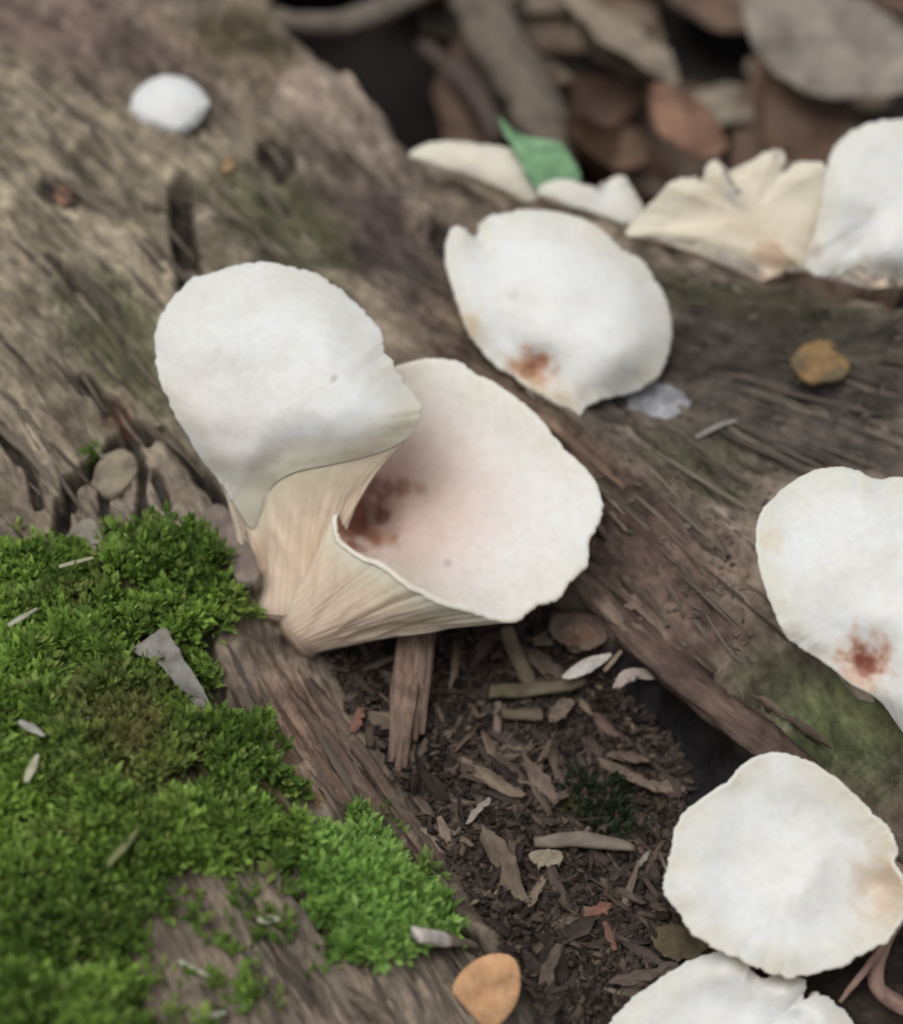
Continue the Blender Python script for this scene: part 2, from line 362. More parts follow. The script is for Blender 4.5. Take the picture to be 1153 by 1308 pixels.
tint((.056, .047, .041), spot(960, 470, 330, 130, 10)); tint((.068, .066, .042), spot(930, 385, 260, 34, 10)); tint((.05, .046, .036), spot(1080, 430, 130, 40, 8)); tint((.09, .076, .066), spot(1020, 560, 170, 40, 12)); tint((.085, .08, .055), spot(900, 600, 90, 50, 30))
tint((.17, .115, .09), spot(740, 600, 230, 46, 40)); tint((.12, .085, .072), spot(860, 740, 190, 80, 45)); tint((.20, .155, .115), spot(640, 470, 120, 22, 40))
tint((.095, .115, .058), spot(1060, 930, 130, 60, 30)); tint((.125, .145, .07), spot(1100, 900, 80, 40, 30)); tint((.075, .075, .048), spot(980, 880, 60, 60))
tint((.18, .125, .10), spot(390, 930, 110, 50, 50)); tint((.18, .12, .07), spot(345, 940, 60, 16, 55)); tint((.15, .112, .09), spot(480, 1040, 130, 45, 50)); tint((.21, .175, .14), spot(330, 1240, 210, 90, 15)); tint((.23, .2, .165), spot(230, 640, 110, 70, 20))
tint((.036, .027, .022), hol); tint((.010, .009, .0105), np.maximum(spot(865, 945, 175, 72, 40), spot(880, 1040, 80, 90)*hol*.8)); tint((.012, .020, .010), spot(770, 1030, 60, 45)*hol)  # the near-black spots paint the shade under the ridge lip into the wood
col *= (1.08 + .30*np.tanh(2.2*fbm(TT*.9+5, SSg*.5, 3)) + .22*np.tanh(2*fbm(XX*2.2, YY*2.2, 3)))[..., None]
col *= 1.12
tint((.032, .027, .025), dark*.85); tint((.055, .05, .02), mo)
tint((.016, .013, .012), sstep(.25, .8, fall))  # falling sides tinted near-black: painted shade that deepens the gap behind the log
tint((.12, .035, .025), spot(150, 530, 22, 20, 45)*.8)
# ---
nY, nX = Z.shape
LOGV = np.stack([XX, YY, Z], -1)
log = empty('decayed_log', (0, 0, GROUND_Z)); tag(log, 'rotting grey brown log with a crumbled hollow, carrying moss and white mushrooms', 'log')
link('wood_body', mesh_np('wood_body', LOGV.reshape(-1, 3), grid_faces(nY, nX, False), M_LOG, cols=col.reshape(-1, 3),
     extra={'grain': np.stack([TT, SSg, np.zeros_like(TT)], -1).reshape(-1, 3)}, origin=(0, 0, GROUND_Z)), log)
def H(x, y):
    fx = np.interp(x, GX, np.arange(nX)); fy = np.interp(y, GY, np.arange(nY))
    i = np.minimum(fx.astype(int), nX-2); j = np.minimum(fy.astype(int), nY-2); a = fx-i; b = fy-j
    return (Z[j, i]*(1-a)+Z[j, i+1]*a)*(1-b) + (Z[j+1, i]*(1-a)+Z[j+1, i+1]*a)*b
def hit(u, v):
    """first point of the log under a pixel"""
    u = np.atleast_1d(np.asarray(u, float)); v = np.atleast_1d(np.asarray(v, float))
    res = P(u, v, np.full(u.shape, -4.0)); done = np.zeros(u.shape, bool)
    for h in np.arange(1.7, -2.6, -.02):
        p = P(u, v, np.full(u.shape, h)); k = ~done & (H(p[..., 0], p[..., 1]) >= h)
        res[k] = p[k]; done |= k
    return res
HS = np.arange(1.7, -4.2, -.012)
def hit1(u, v, dz=0.0):
    p = P(u, v, HS); k = int(np.argmax(H(p[:, 0], p[:, 1]) >= HS)); q = p[k].copy(); q[2] += dz; return q

# forest floor, out to the horizon
fx = np.linspace(-1, 1, 161)*60 + np.sign(np.linspace(-1, 1, 161)) * np.abs(np.linspace(-1, 1, 161))**8 * 4000; FX, FY = np.meshgrid(fx, fx)
cd_ = seg_dist(FX, FY, CREST); FZ = GROUND_Z - .15 - 3.0*sstep(4.5, 1.0, cd_) + .35*fbm(FX*.25, FY*.25, 3)*np.exp(-np.hypot(FX, FY)/60)
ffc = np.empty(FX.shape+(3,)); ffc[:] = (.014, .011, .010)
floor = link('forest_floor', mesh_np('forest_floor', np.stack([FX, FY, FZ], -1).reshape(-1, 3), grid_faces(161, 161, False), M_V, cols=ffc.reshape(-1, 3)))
floor['kind'] = 'structure'; floor['label'] = 'dark brown forest soil beyond the log'

# ------------------------------------------------------------------ mushrooms
WHITE = np.array((.83, .83, .81)); CREAM = np.array((.78, .70, .54)); GILL = np.array((.74, .60, .47))
def normals_grid(G, closed=True):
    du = (np.roll(G, -1, 1) - np.roll(G, 1, 1)); dv = np.gradient(G, axis=0)
    n = np.cross(du, dv); n /= np.linalg.norm(n, axis=-1, keepdims=True) + 1e-12
    return n
def cap_top(outline, inner, centre, nr=44, na=220, jag=1.6, seed=0, calm=None):
    """the visible face of a cap: outline [(u,v,h)], interior heights [(u,v,h)] -> grid of points (ring 0 = centre)"""
    o = crom(outline, na)
    a = np.arange(na)/na*2*math.pi
    d = o[:, :2] - np.asarray(centre[:2]); r = np.hypot(d[:, 0], d[:, 1])[:, None]
    wob = jag*(noise(np.cos(a)*7+seed*3.1, np.sin(a)*7+seed) + .8*noise(np.cos(a)*19+seed, np.sin(a)*19-seed) + .6*noise(np.cos(a)*41, np.sin(a)*41+seed))
    if calm is not None: wob = wob*(1 - calm(o[:, 0], o[:, 1]))
    o[:, :2] += d/r*wob[:, None]
    o[:, 2] += .008*noise(np.cos(a)*9+seed, np.sin(a)*9)
    pts = np.array(list(map(tuple, crom(outline, max(28, len(outline))))) + list(inner), float)
    f = tps_fit(pts[:, :2], pts[:, 2], 1e-3)
    rho = np.linspace(0.012, 1, nr)**.85
    uv = np.asarray(centre[:2]) + rho[:, None, None]*(o[None, :, :2] - np.asarray(centre[:2]))
    h = f(uv); h = h + (o[None, :, 2]-f(o[:, :2])[None])*rho[:, None]**8
    G = P(uv[..., 0], uv[..., 1], h)
    return G, uv, rho, f, o
def mushroom(outline, inner, centre, basec, base_r, label, gills=70, thick=.055, jag=1.6, seed=0, stains=(), tint_=None, sag=.15, base_dir=None,
             rimcream=.75, gill_amp=.022, group=None, na=224, gill_col=GILL, name='mushroom', face=WHITE, rim_w=.26, base_squash=1.0, relief=.04, calm=None, roll=.12, ruffle=(0, 0)):
    G, uv, rho, fface, oline = cap_top(outline, inner, centre, na=na, jag=jag, seed=seed, calm=calm)
    nr = len(rho); basec = np.asarray(basec, float)
    root = empty(name, basec); tag(root, label, 'mushroom', group)
    n = normals_grid(G)
    tocam = CAM - G
    n = np.where((n*tocam).sum(-1, keepdims=True) < 0, -n, n)
    n[0] = n[1].mean(0)
    n /= np.linalg.norm(n, axis=-1, keepdims=True)
    G = G + n*(relief*fbm(uv[..., 0]*.012+seed*5, uv[..., 1]*.012, 3, .4)*(1-rho[:, None]**6))[..., None]
    a = np.arange(na)/na*2*math.pi
    if ruffle[0]: G = G + n*(ruffle[0]*rho[:, None]**1.5*(np.sin(ruffle[1]*a[None] + 1.5*noise(np.cos(a)*2+seed, np.sin(a)*2)[None] + seed)))[..., None]
    rl = np.full(na, roll) if calm is None else roll*(1 - .75*calm(oline[:, 0], oline[:, 1]))
    G = G + (G-CAM)/np.linalg.norm(G-CAM, axis=-1, keepdims=True)*(sstep(.62, 1.02, rho)[:, None]**2*rl[None]*(.8+.35*noise(np.cos(a)*3+seed, np.sin(a)*3)[None]))[..., None]
    n = normals_grid(G); n = np.where((n*(CAM-G)).sum(-1, keepdims=True) < 0, -n, n); n[0] = n[1].mean(0); n /= np.linalg.norm(n, axis=-1, keepdims=True)
    rad = noise(np.cos(a)*16+seed, np.sin(a)*16)                          # faint radial streaks
    G = G + n*(.001*rad[None]*sstep(.3, .9, rho)[:, None])[..., None]
    # thin flesh: face, rounded rim, back
    th = thick*(1.0 + 1.6*(1-rho))[:, None, None]
    B = G - n*th
    # rim: outward of the last ring
    out = G[-1]-G[-3]; out /= np.linalg.norm(out, axis=-1, keepdims=True)
    r1 = G[-1] + out*thick*.35 - n[-1]*thick*.25; r2 = G[-1] + out*thick*.40 - n[-1]*thick*.70
    V = np.concatenate([G, r1[None], r2[None], B[::-1]], 0); NR = V.shape[0]
    cc = np.empty(V.shape); cc[:] = face
    if tint_ is not None: cc[:nr] = tint_(uv, rho, cc[:nr])
    rimw = sstep(1-rim_w*1.6, 1.02, rho)[:, None]*(.65+.35*noise(np.cos(a)*4+seed, np.sin(a)*4)[None])*rimcream
    cc[:nr] = cc[:nr]*(1-rimw[..., None]) + CREAM*rimw[..., None]
    cc[nr:nr+2] = CREAM*.6+face*.4; cc[nr+2:] = gill_col
    for (su, sv, sr, sc_, w) in stains:
        d = np.hypot(uv[..., 0]-su, uv[..., 1]-sv) / sr + .45*fbm(uv[..., 0]*.05+su, uv[..., 1]*.05, 3)
        k = (sstep(1.15, .25, d)*w)[..., None]; cc[:nr] = cc[:nr]*(1-k) + np.array(sc_)*k
    F = grid_faces(NR, na); nv = NR*na
    V2 = np.concatenate([V.reshape(-1, 3), [G[0].mean(0)], [B[0].mean(0)]]); cc2 = np.concatenate([cc.reshape(-1, 3), cc[0, :1], [gill_col]])
    tri = [(nv, (j+1) % na, j) for j in range(na)] + [(nv+1, (NR-1)*na+j, (NR-1)*na+(j+1) % na) for j in range(na)]
    me = mesh_np('cap', V2, [tuple(f) for f in F.tolist()] + tri, M_FLESH, cols=cc2, origin=basec)
    link('cap', me, root)
    # gilled outside, running down to the base
    ng = gills*8; ts = np.arange(ng)/ng*na; i0 = np.floor(ts).astype(int) % na; f_ = (ts-np.floor(ts))[:, None]; i1 = (i0+1) % na
    rim_in = r2*.8 + B[-2]*.2
    if calm is not None:
        cw = calm(oline[:, 0], oline[:, 1])[:, None]; rim_in = rim_in*(1-cw) + (G[-1] + out*thick*.42 - n[-1]*thick*.12)*cw
    rim = rim_in[i0]*(1-f_) + rim_in[i1]*f_
    ax = (rim.mean(0) - basec); ax /= np.linalg.norm(ax)
    # base ring: the rim direction projected on the plane across the axis
    dirs = rim - rim.mean(0); dirs -= (dirs @ ax)[:, None]*ax; dirs /= np.linalg.norm(dirs, axis=-1, keepdims=True)
    br = basec + dirs*base_r*base_squash
    nf = 46; f = np.linspace(0, 1, nf)[:, None, None]
    Q = rim[None]*(1-f) + br[None]*f
    axis_pt = basec + ax*((Q-basec)@ax)[..., None]
    Q = Q + (axis_pt - Q)*(sag*np.sin(math.pi*f))
    nq = normals_grid(Q); 
    if ((axis_pt-Q)*nq).sum() > 0: nq = -nq
    th_ = np.arange(ng)/ng*2*math.pi
    ph = np.arange(ng)/ng*gills + .35*noise(np.cos(th_)*6+seed, np.sin(th_)*6)
    ph = ph[None] + .28*noise(np.cos(th_)[None]*9 + f[:, :, 0]*3, np.sin(th_)[None]*9 + f[:, :, 0]*2.5)
    ridge = (np.abs(((ph % 1)-.5)*2))**.8
    vary = .5 + .9*np.abs(noise(np.floor(ph)*1.7 + seed, f[:, :, 0]*1.7))
    amp = gill_amp*sstep(.04, .30, f[:, :, 0])*(.45+.55*sstep(0, .8, f[:, :, 0]))*vary
    Q = Q + nq*((ridge-.6)*amp)[..., None]
    Q = Q + nq*(.055*fbm(np.cos(th_)[None]*3.2+seed, np.sin(th_)[None]*2.5+f[:, :, 0]*2, 3)*np.sin(math.pi*f[:, :, 0]))[..., None]
    qu, qv = pix(Q); ins = in_poly(qu, qv, [tuple(x) for x in oline[:, :2]])
    lim = fface(np.stack([qu, qv], -1)) - (.08+thick*1.2)*sstep(0, .10, f[:, :, 0])
    Q = P(qu, qv, np.where(ins, np.minimum(Q[..., 2], lim), Q[..., 2]))
    gc = np.empty(Q.shape); gc[:] = gill_col
    k = sstep(.45, .05, f)*.8; gc = gc*(1-k) + CREAM*k
    if calm is None: k = sstep(.16, .04, f)*.8; gc = gc*(1-k) + np.array((.82, .76, .63))*k
    gr = (sstep(.55, .1, ridge)*sstep(.1, .4, f[:, :, 0])*.12)[..., None]; gc = gc*(1-gr) + np.array((.40, .27, .19))*gr
    k = sstep(.9, 1.0, f)*.35; gc = gc*(1-k) + np.array((.34, .22, .16))*k
    link('gills', mesh_np('gills', Q.reshape(-1, 3), grid_faces(nf, ng), M_FLESH, cols=gc.reshape(-1, 3), origin=basec), root)
    # stem: from the base ring into the wood
    bd = np.array(base_dir if base_dir is not None else -ax*1.0); ns = 40
    j = (np.arange(ns)*ng//ns)
    rr = []
    for k, (q, s_) in enumerate([(-.06, .96), (.05, 1.02), (.2, .96), (.4, .75), (.6, .55)]):
        rr.append(basec + dirs[j]*base_r*base_squash*s_*(1+.08*noise(np.cos(th_[j])*3+k, np.sin(th_[j])*3))[:, None] + (-ax*q if q < 0 else bd*q))
    rr = np.array(rr); sv = rr.reshape(-1, 3)
    scol = np.empty(sv.shape); scol[:] = (.56, .43, .33); scol[ns*2:] = (.30, .20, .14)
    fs = [tuple(x) for x in grid_faces(5, ns).tolist()] + [tuple(range(ns))[::-1], tuple(range(4*ns, 5*ns))]
    link('stem', mesh_np('stem', sv, fs, M_FLESH, cols=scol, origin=basec), root)
    return root

# the ear-shaped white one
A_out = [(322, 675, .40), (297, 640, .75), (275, 610, 1.0), (238, 555, 1.45), (208, 495, 1.75), (198, 450, 1.9), (206, 402, 2.1), (243, 360, 2.3), (290, 343, 2.42), (333, 335, 2.5), (380, 343, 2.5), (425, 362, 2.45),
         (463, 395, 2.35), (488, 428, 2.25), (492, 450, 2.2), (505, 466, 2.15), (518, 492, 2.05), (538, 520, 1.95), (533, 545, 1.78), (508, 568, 1.6), (470, 583, 1.5), (425, 593, 1.43), (375, 603, 1.3), (347, 622, 1.0), (335, 650, .68)]
A_in = [(330, 420, 2.38), (380, 470, 2.28), (420, 420, 2.45), (300, 480, 2.05), (350, 530, 1.95), (420, 540, 2.02), (470, 520, 2.12), (320, 580, 1.5), (300, 560, 1.55), (450, 470, 2.3), (470, 558, 1.80), (420, 565, 1.74), (375, 574, 1.57), (505, 545, 1.86), (345, 592, 1.34), (260, 440, 2.12)]
A_base = hit1(366, 776, -.05)
calmA = lambda u, v: sstep(545, 570, v)*sstep(290, 325, u)
def tintA(uv, rho, c):
    q = (sstep(58, 4, seg_dist(uv[..., 0], uv[..., 1], [(540, 545), (470, 590), (370, 606), (338, 650)]))*.85)[..., None]; c = c*(1-q) + CREAM*q
    k = (sstep(120, 20, np.hypot((uv[..., 0]-262)/1.0, (uv[..., 1]-575)/1.5))*.30)[..., None]; c = c*(1-k) + np.array((.74, .60, .50))*k
    k = (sstep(560, 690, uv[..., 1])*.35)[..., None]; return c*(1-k) + CREAM*k
mushroom(A_out, A_in, (352, 555), A_base, .40, 'ear-shaped white mushroom with wavy rim and tan gills, curling above the open funnel-shaped one', gills=64, seed=1, jag=3.2, tint_=tintA, sag=.22,
         stains=[(427, 484, 6, (.45, .44, .42), .7)], gill_amp=.018, rimcream=.5, calm=calmA, base_dir=(.05, .1, -1))
# the open funnel beside it
B_out = [(437, 690, .95), (432, 668, .85), (440, 630, .85), (452, 580, .95), (470, 520, 1.12), (495, 480, 1.25), (520, 467, 1.3), (550, 460, 1.32), (585, 464, 1.32), (602, 478, 1.28), (632, 492, 1.25), (665, 518, 1.2), (690, 540, 1.15), (710, 566, 1.1),
         (735, 590, 1.05), (752, 608, 1.0), (766, 637, .92), (762, 665, .85), (749, 690, .8), (748, 718, .72), (726, 738, .68), (708, 762, .6), (682, 770, .58), (662, 787, .55), (632, 788, .6), (600, 777, .72), (560, 764, .85), (525, 745, .95), (495, 722, 1.0), (465, 708, 1.0)]
B_in = [(470, 668, .05), (485, 690, .25), (500, 640, .18), (545, 625, .35), (530, 680, .42), (560, 720, .55), (600, 600, .62), (640, 660, .62), (560, 540, .82), (690, 640, .72), (650, 730, .58), (600, 700, .55), (520, 560, .7), (460, 630, .3), (640, 560, .88), (520, 725, .72), (490, 706, .62)]
B_base = hit1(380, 800, -.02)
def tintB(uv, rho, c):
    d = np.hypot((uv[..., 0]-470)/1.15, (uv[..., 1]-650))
    k = sstep(250, 30, d)[..., None]*.75; c = c*(1-k) + np.array((.66, .50, .43))*k
    k = sstep(150, 20, d)[..., None]*.28; return c*(1-k) + np.array((.52, .33, .25))*k
mushroom(B_out, B_in, (545, 645), B_base, .40, 'open funnel-shaped mushroom with pinkish white mouth, reddish brown throat and tan gilled outside', gills=76, seed=2, jag=2.0, tint_=tintB, sag=.05,
         stains=[(450, 668, 56, (.19, .065, .04), .93), (472, 618, 20, (.32, .16, .125), .68), (494, 620, 16, (.32, .16, .125), .68), (516, 622, 14, (.32, .16, .125), .68), (538, 624, 12, (.36, .19, .15), .5), (488, 686, 20, (.45, .22, .12), .6), (572, 718, 7, (.4, .35, .36), .5)], gill_amp=.010, rimcream=.45, roll=.03, thick=.085, base_dir=(-.3, .1, -1))
# single caps on the log
def auto(outl, fn): return [(u, v, fn(u, v)) for u, v in outl]
C_o = [(570, 325), (573, 300), (582, 290), (594, 294), (607, 303), (612, 294), (618, 282), (640, 273), (680, 268), (720, 272), (755, 285), (790, 314), (820, 334), (838, 360), (852, 385), (858, 420), (852, 455), (835, 485), (802, 503), (770, 509), (750, 517), (737, 532), (715, 520), (690, 500), (660, 481), (636, 466), (610, 440), (592, 405), (577, 362)]
fC = lambda u, v: .42 + .0036*(510-v) - .0004*(u-700) + (.12 if u < 600 else 0) - (.12 if u > 800 else 0)
mushroom(auto(C_o, fC), [(682, 472, .42), (690, 440, .78), (650, 420, .85), (700, 360, 1.2), (760, 400, 1.02), (640, 340, 1.15), (790, 450, .82), (740, 480, .62), (610, 350, 1.12), (800, 380, .98)], (690, 410), P(712, 515, .2), .22,
         'white fan mushroom with reddish brown spot and a small curled lobe, on the wood ridge', gills=50, seed=3, jag=1.8,
         stains=[(682, 470, 34, (.55, .27, .14), .8), (675, 473, 15, (.28, .11, .05), .9), (695, 462, 12, (.45, .18, .10), .6), (655, 375, 9, (.5, .5, .52), .4), (586, 420, 34, (.72, .52, .33), .7), (700, 520, 50, (.74, .58, .40), .55)], base_dir=(0, 0, -1))
D_o = [(968, 685), (974, 655), (1000, 626), (1035, 604), (1070, 597), (1095, 602), (1118, 612), (1153, 610), (1215, 622), (1270, 670), (1290, 740), (1275, 830), (1235, 910), (1190, 960), (1155, 938), (1125, 897), (1090, 872), (1060, 850), (1034, 833), (1010, 818), (997, 798), (984, 765), (971, 722)]
fD = lambda u, v: .72 + .0033*(900-v) - .0003*(u-1100) + (.1 if u < 1000 else 0) + .30*min(1, max(0, (u-1140)/110))
mushroom(auto(D_o, fD), [(1103, 848, .78), (1105, 800, 1.22), (1060, 720, 1.52), (1150, 730, 1.5), (1030, 780, 1.22), (1180, 860, 1.2), (1090, 650, 1.66), (1215, 780, 1.5), (1010, 690, 1.45), (1150, 890, .95), (1180, 920, 1.02)], (1105, 770), P(1125, 890, .2), .25,
         'plump white mushroom with dark red brown spot near its lower edge, above greenish wood', gills=56, seed=4, jag=1.3,
         stains=[(1103, 848, 44, (.62, .33, .20), .75), (1103, 846, 26, (.22, .065, .04), .97), (1085, 868, 26, (.70, .45, .38), .5), (985, 690, 22, (.78, .64, .47), .5)], base_dir=(0, .2, -1))
E_o = [(975, 965), (1010, 967), (1050, 985), (1088, 1017), (1112, 1043), (1130, 1060), (1141, 1082), (1137, 1104), (1150, 1125), (1155, 1150), (1138, 1188), (1105, 1214), (1060, 1236), (1012, 1245), (982, 1240), (955, 1226), (915, 1210), (886, 1190), (869, 1165), (850, 1140), (855, 1108), (863, 1070), (878, 1037), (930, 1001), (955, 975)]
fE = lambda u, v: .05 + .0034*(1130-v) + .0002*(u-1000)
mushroom(auto(E_o, fE), [(1000, 1100, .0), (1040, 1100, .06), (1090, 1125, -.18), (1125, 1130, -.34), (930, 1060, .14), (960, 1160, -.20), (1050, 1180, -.26), (1060, 1040, .18), (900, 1130, -.06), (990, 1015, .28), (950, 1010, .32), (1105, 1165, -.32), (1040, 1215, -.28), (910, 1180, -.20), (1095, 1070, .05), (890, 1060, .20), (1020, 1140, -.02)], (1010, 1110), P(1128, 1168, -.95), .2,
         'cream white shell-shaped mushroom with finely frayed rim, beside pink rootlets', gills=56, seed=5, jag=2.8, rimcream=.8,
         tint_=lambda uv, rho, c: c*(1-(sstep(60, 150, uv[..., 0]-1000)*.55)[..., None]) + np.array((.74, .63, .50))*(sstep(60, 150, uv[..., 0]-1000)*.55)[..., None], stains=[(1152, 1128, 70, (.66, .50, .38), .6)], base_dir=(.1, .1, -1))
F_o = [(775, 1320), (798, 1286), (840, 1255), (890, 1226), (930, 1212), (950, 1222), (960, 1240), (972, 1252), (990, 1245), (1015, 1246), (1029, 1258), (1024, 1277), (1046, 1270), (1068, 1283), (1088, 1310), (1085, 1380), (1020, 1450), (920, 1460), (820, 1420), (775, 1365)]
fF = lambda u, v: -.95 + .003*(1330-v)
mushroom(auto(F_o, fF), [(930, 1330, -1.12), (900, 1265, -.88), (925, 1240, -.62), (960, 1275, -.98), (1000, 1268, -.66), (975, 1300, -1.1), (1015, 1300, -1.0), (1045, 1295, -.78), (985, 1330, -1.1), (850, 1310, -1.0), (1040, 1340, -1.0), (930, 1400, -1.25)], (930, 1340), P(960, 1400, -1.7), .25,
         'white mushroom with torn lobed rim, tucked below the shell-shaped one', gills=56, seed=6, jag=2.4, rimcream=.6, base_dir=(0, 0, -1))
G_o = [(167, 136), (174, 116), (198, 99), (225, 97), (250, 108), (266, 130), (258, 150), (243, 164), (225, 171), (200, 164), (177, 152)]
hg = hit1(215, 150)[2]
fG = lambda u, v: hg + .18 + .0030*(150-v)
mushroom(auto(G_o, fG), [(215, 135, hg+.34), (190, 135, hg+.28), (240, 130, hg+.32)], (216, 134), hit1(222, 165), .07, 'tiny round white mushroom alone on the bare grey wood', gills=24, seed=7, jag=1.2, thick=.04, na=120, gill_amp=.01, base_dir=(0, 0, -.3), rimcream=.2)
# far row behind the crest
def far_h(h0, v0, k): return lambda u, v: h0 + k*(v0-v)
H_o = [(524, 197), (545, 184), (580, 180), (620, 184), (652, 190), (666, 206), (680, 230), (687, 250), (668, 257), (640, 247), (610, 234), (570, 219), (540, 208)]
mushroom(auto(H_o, far_h(.42, 255, .0055)), [(600, 205, .78), (650, 225, .66), (560, 200, .72)], (610, 208), P(650, 262, .1), .12, 'thin cream mushroom on the log edge next to the green leaf', gills=28, seed=8, jag=1.5, thick=.05, na=140, gill_amp=.01, rimcream=.9, face=np.array((.78, .72, .62)), base_dir=(0, 0, -1))
I_o = [(688, 245), (700, 232), (722, 229), (748, 236), (768, 240), (778, 229), (794, 225), (806, 240), (820, 262), (826, 285), (806, 293), (780, 283), (745, 272), (712, 262)]
mushroom(auto(I_o, far_h(.40, 290, .006)), [(740, 250, .66), (790, 258, .62)], (758, 256), P(780, 300, .1), .12, 'small pale mushroom half hidden behind the cap with the curled lobe', gills=28, seed=9, jag=1.5, thick=.05, na=140, gill_amp=.01, rimcream=.6, face=np.array((.78, .755, .69)), base_dir=(0, 0, -1))
J_o = [(800, 297), (822, 272), (846, 248), (858, 232), (884, 228), (897, 230), (903, 212), (914, 207), (926, 221), (950, 210), (975, 196), (990, 191), (1001, 198), (1004, 214), (1022, 208), (1052, 214), (1058, 250), (1048, 300), (1035, 342), (1010, 345), (980, 338), (930, 326), (880, 314), (835, 305)]
mushroom(auto(J_o, far_h(.28, 345, .0078)), [(900, 270, .80), (960, 260, .95), (1000, 290, .72), (860, 280, .70), (960, 310, .50), (1030, 260, .9)], (955, 278), P(985, 352, .1), .2, 'cream ruffled mushroom with a scalloped rim along the far log edge', gills=44, seed=10, jag=2.6, thick=.05, gill_amp=.012, rimcream=.7,
         face=np.array((.88, .77, .62)), stains=[(985, 332, 34, (.66, .40, .26), .6)], ruffle=(.035, 6), base_dir=(0, 0, -1))
K_o = [(1030, 338), (1040, 300), (1050, 255), (1056, 215), (1066, 188), (1086, 169), (1115, 158), (1153, 154), (1220, 158), (1290, 190), (1300, 260), (1255, 330), (1180, 356), (1140, 358), (1112, 352), (1094, 342), (1064, 352), (1040, 349)]
mushroom(auto(K_o, far_h(.32, 355, .0070)), [(1080, 250, 1.12), (1110, 230, 1.25), (1150, 280, .95), (1070, 310, .66), (1200, 250, 1.1), (1130, 320, .72), (1110, 290, .78), (1090, 320, .50)], (1140, 265), P(1130, 368, .1), .22, 'large white folded mushroom at the end of the row on the far log edge', gills=50, seed=11, jag=2.0, thick=.06, gill_amp=.012,
         stains=[(1040, 318, 16, (.5, .4, .34), .5), (1108, 270, 9, (.5, .46, .4), .4), (1095, 345, 12, (.35, .3, .25), .7)], rimcream=.7, ruffle=(.035, 4), base_dir=(0, 0, -1))

# ------------------------------------------------------------------ tubes, chips, plates
def tube(path, radii, n=10, rough=.12, seed=0, flat=1.0, cap_jag=.3, along=.35):
    """irregular stick along a path -> verts, faces"""
    p = np.asarray(path, float); m = len(p); V = []; T = np.gradient(p, axis=0)
    for k in range(m):
        t = T[k]/(np.linalg.norm(T[k])+1e-9); s = np.cross(t, (0, 0, 1)); s = s/(np.linalg.norm(s)+1e-9) if np.linalg.norm(s) > 1e-3 else np.array((1, 0, 0)); w = np.cross(s, t)
        for j in range(n):
            a = 2*math.pi*j/n
            q = 1 + rough*float(noise(3*math.cos(a)+seed*7.7, 3*math.sin(a)+k*along+seed)) + rough*.5*float(noise(j*1.3+seed, k*along*2.5))
            e = cap_jag*radii[k]*float(noise(j*1.7+seed, 5.5)) if k in (0, m-1) else 0
            V.append(p[k] + (s*math.cos(a) + w*math.sin(a)*flat)*radii[k]*q + t*e)
    F = [tuple(f) for f in grid_faces(m, n).tolist()] + [tuple(range(n))[::-1], tuple(range((m-1)*n, m*n))]
    return np.array(V), F
def stick(name, pts, radii, colr, label, cat, group=None, n=10, m=14, seed=0, flat=.7, rough=.25, mat=None, col2=None, parent=None, jag=.5, along=.35):
    p = crom(pts, m, closed=False); r = np.interp(np.linspace(0, 1, m), np.linspace(0, 1, len(radii)), radii)
    V, F = tube(p, r, n, rough, seed, flat, jag, along); o = V.mean(0)
    ln = np.concatenate([[0], np.cumsum(np.linalg.norm(np.diff(p, axis=0), axis=1))]); gr_ = np.stack([np.tile(np.abs(np.arange(n)-n/2)/n*4*r.mean(), m)*2+seed*3, np.repeat(ln, n)+seed, np.zeros(n*m)], -1)
    c = np.empty((len(V), 3)); c[:] = colr
    if col2 is not None:
        k = (np.repeat(np.linspace(0, 1, m), n)[:, None] > .5) + 0*c[:, :1]; c = c*(1-k) + np.array(col2)*k
    c *= (1 + .25*noise(np.arange(len(V)) % n*1.9+seed, np.arange(len(V))//n*.2))[:, None]
    if parent is not None:
        pl = np.array(parent.location)/S
        ob = link(name, mesh_np(name, V, F, mat or M_V, cols=c, origin=o, extra={'grain': gr_}), parent, o-pl); return ob
    ob = link(name, mesh_np(name, V, F, mat or M_V, cols=c, origin=o, extra={'grain': gr_}), None, o)
    return tag(ob, label, cat, group)
def onlog(pts, dz): return [hit1(u, v, dz) for u, v in pts]
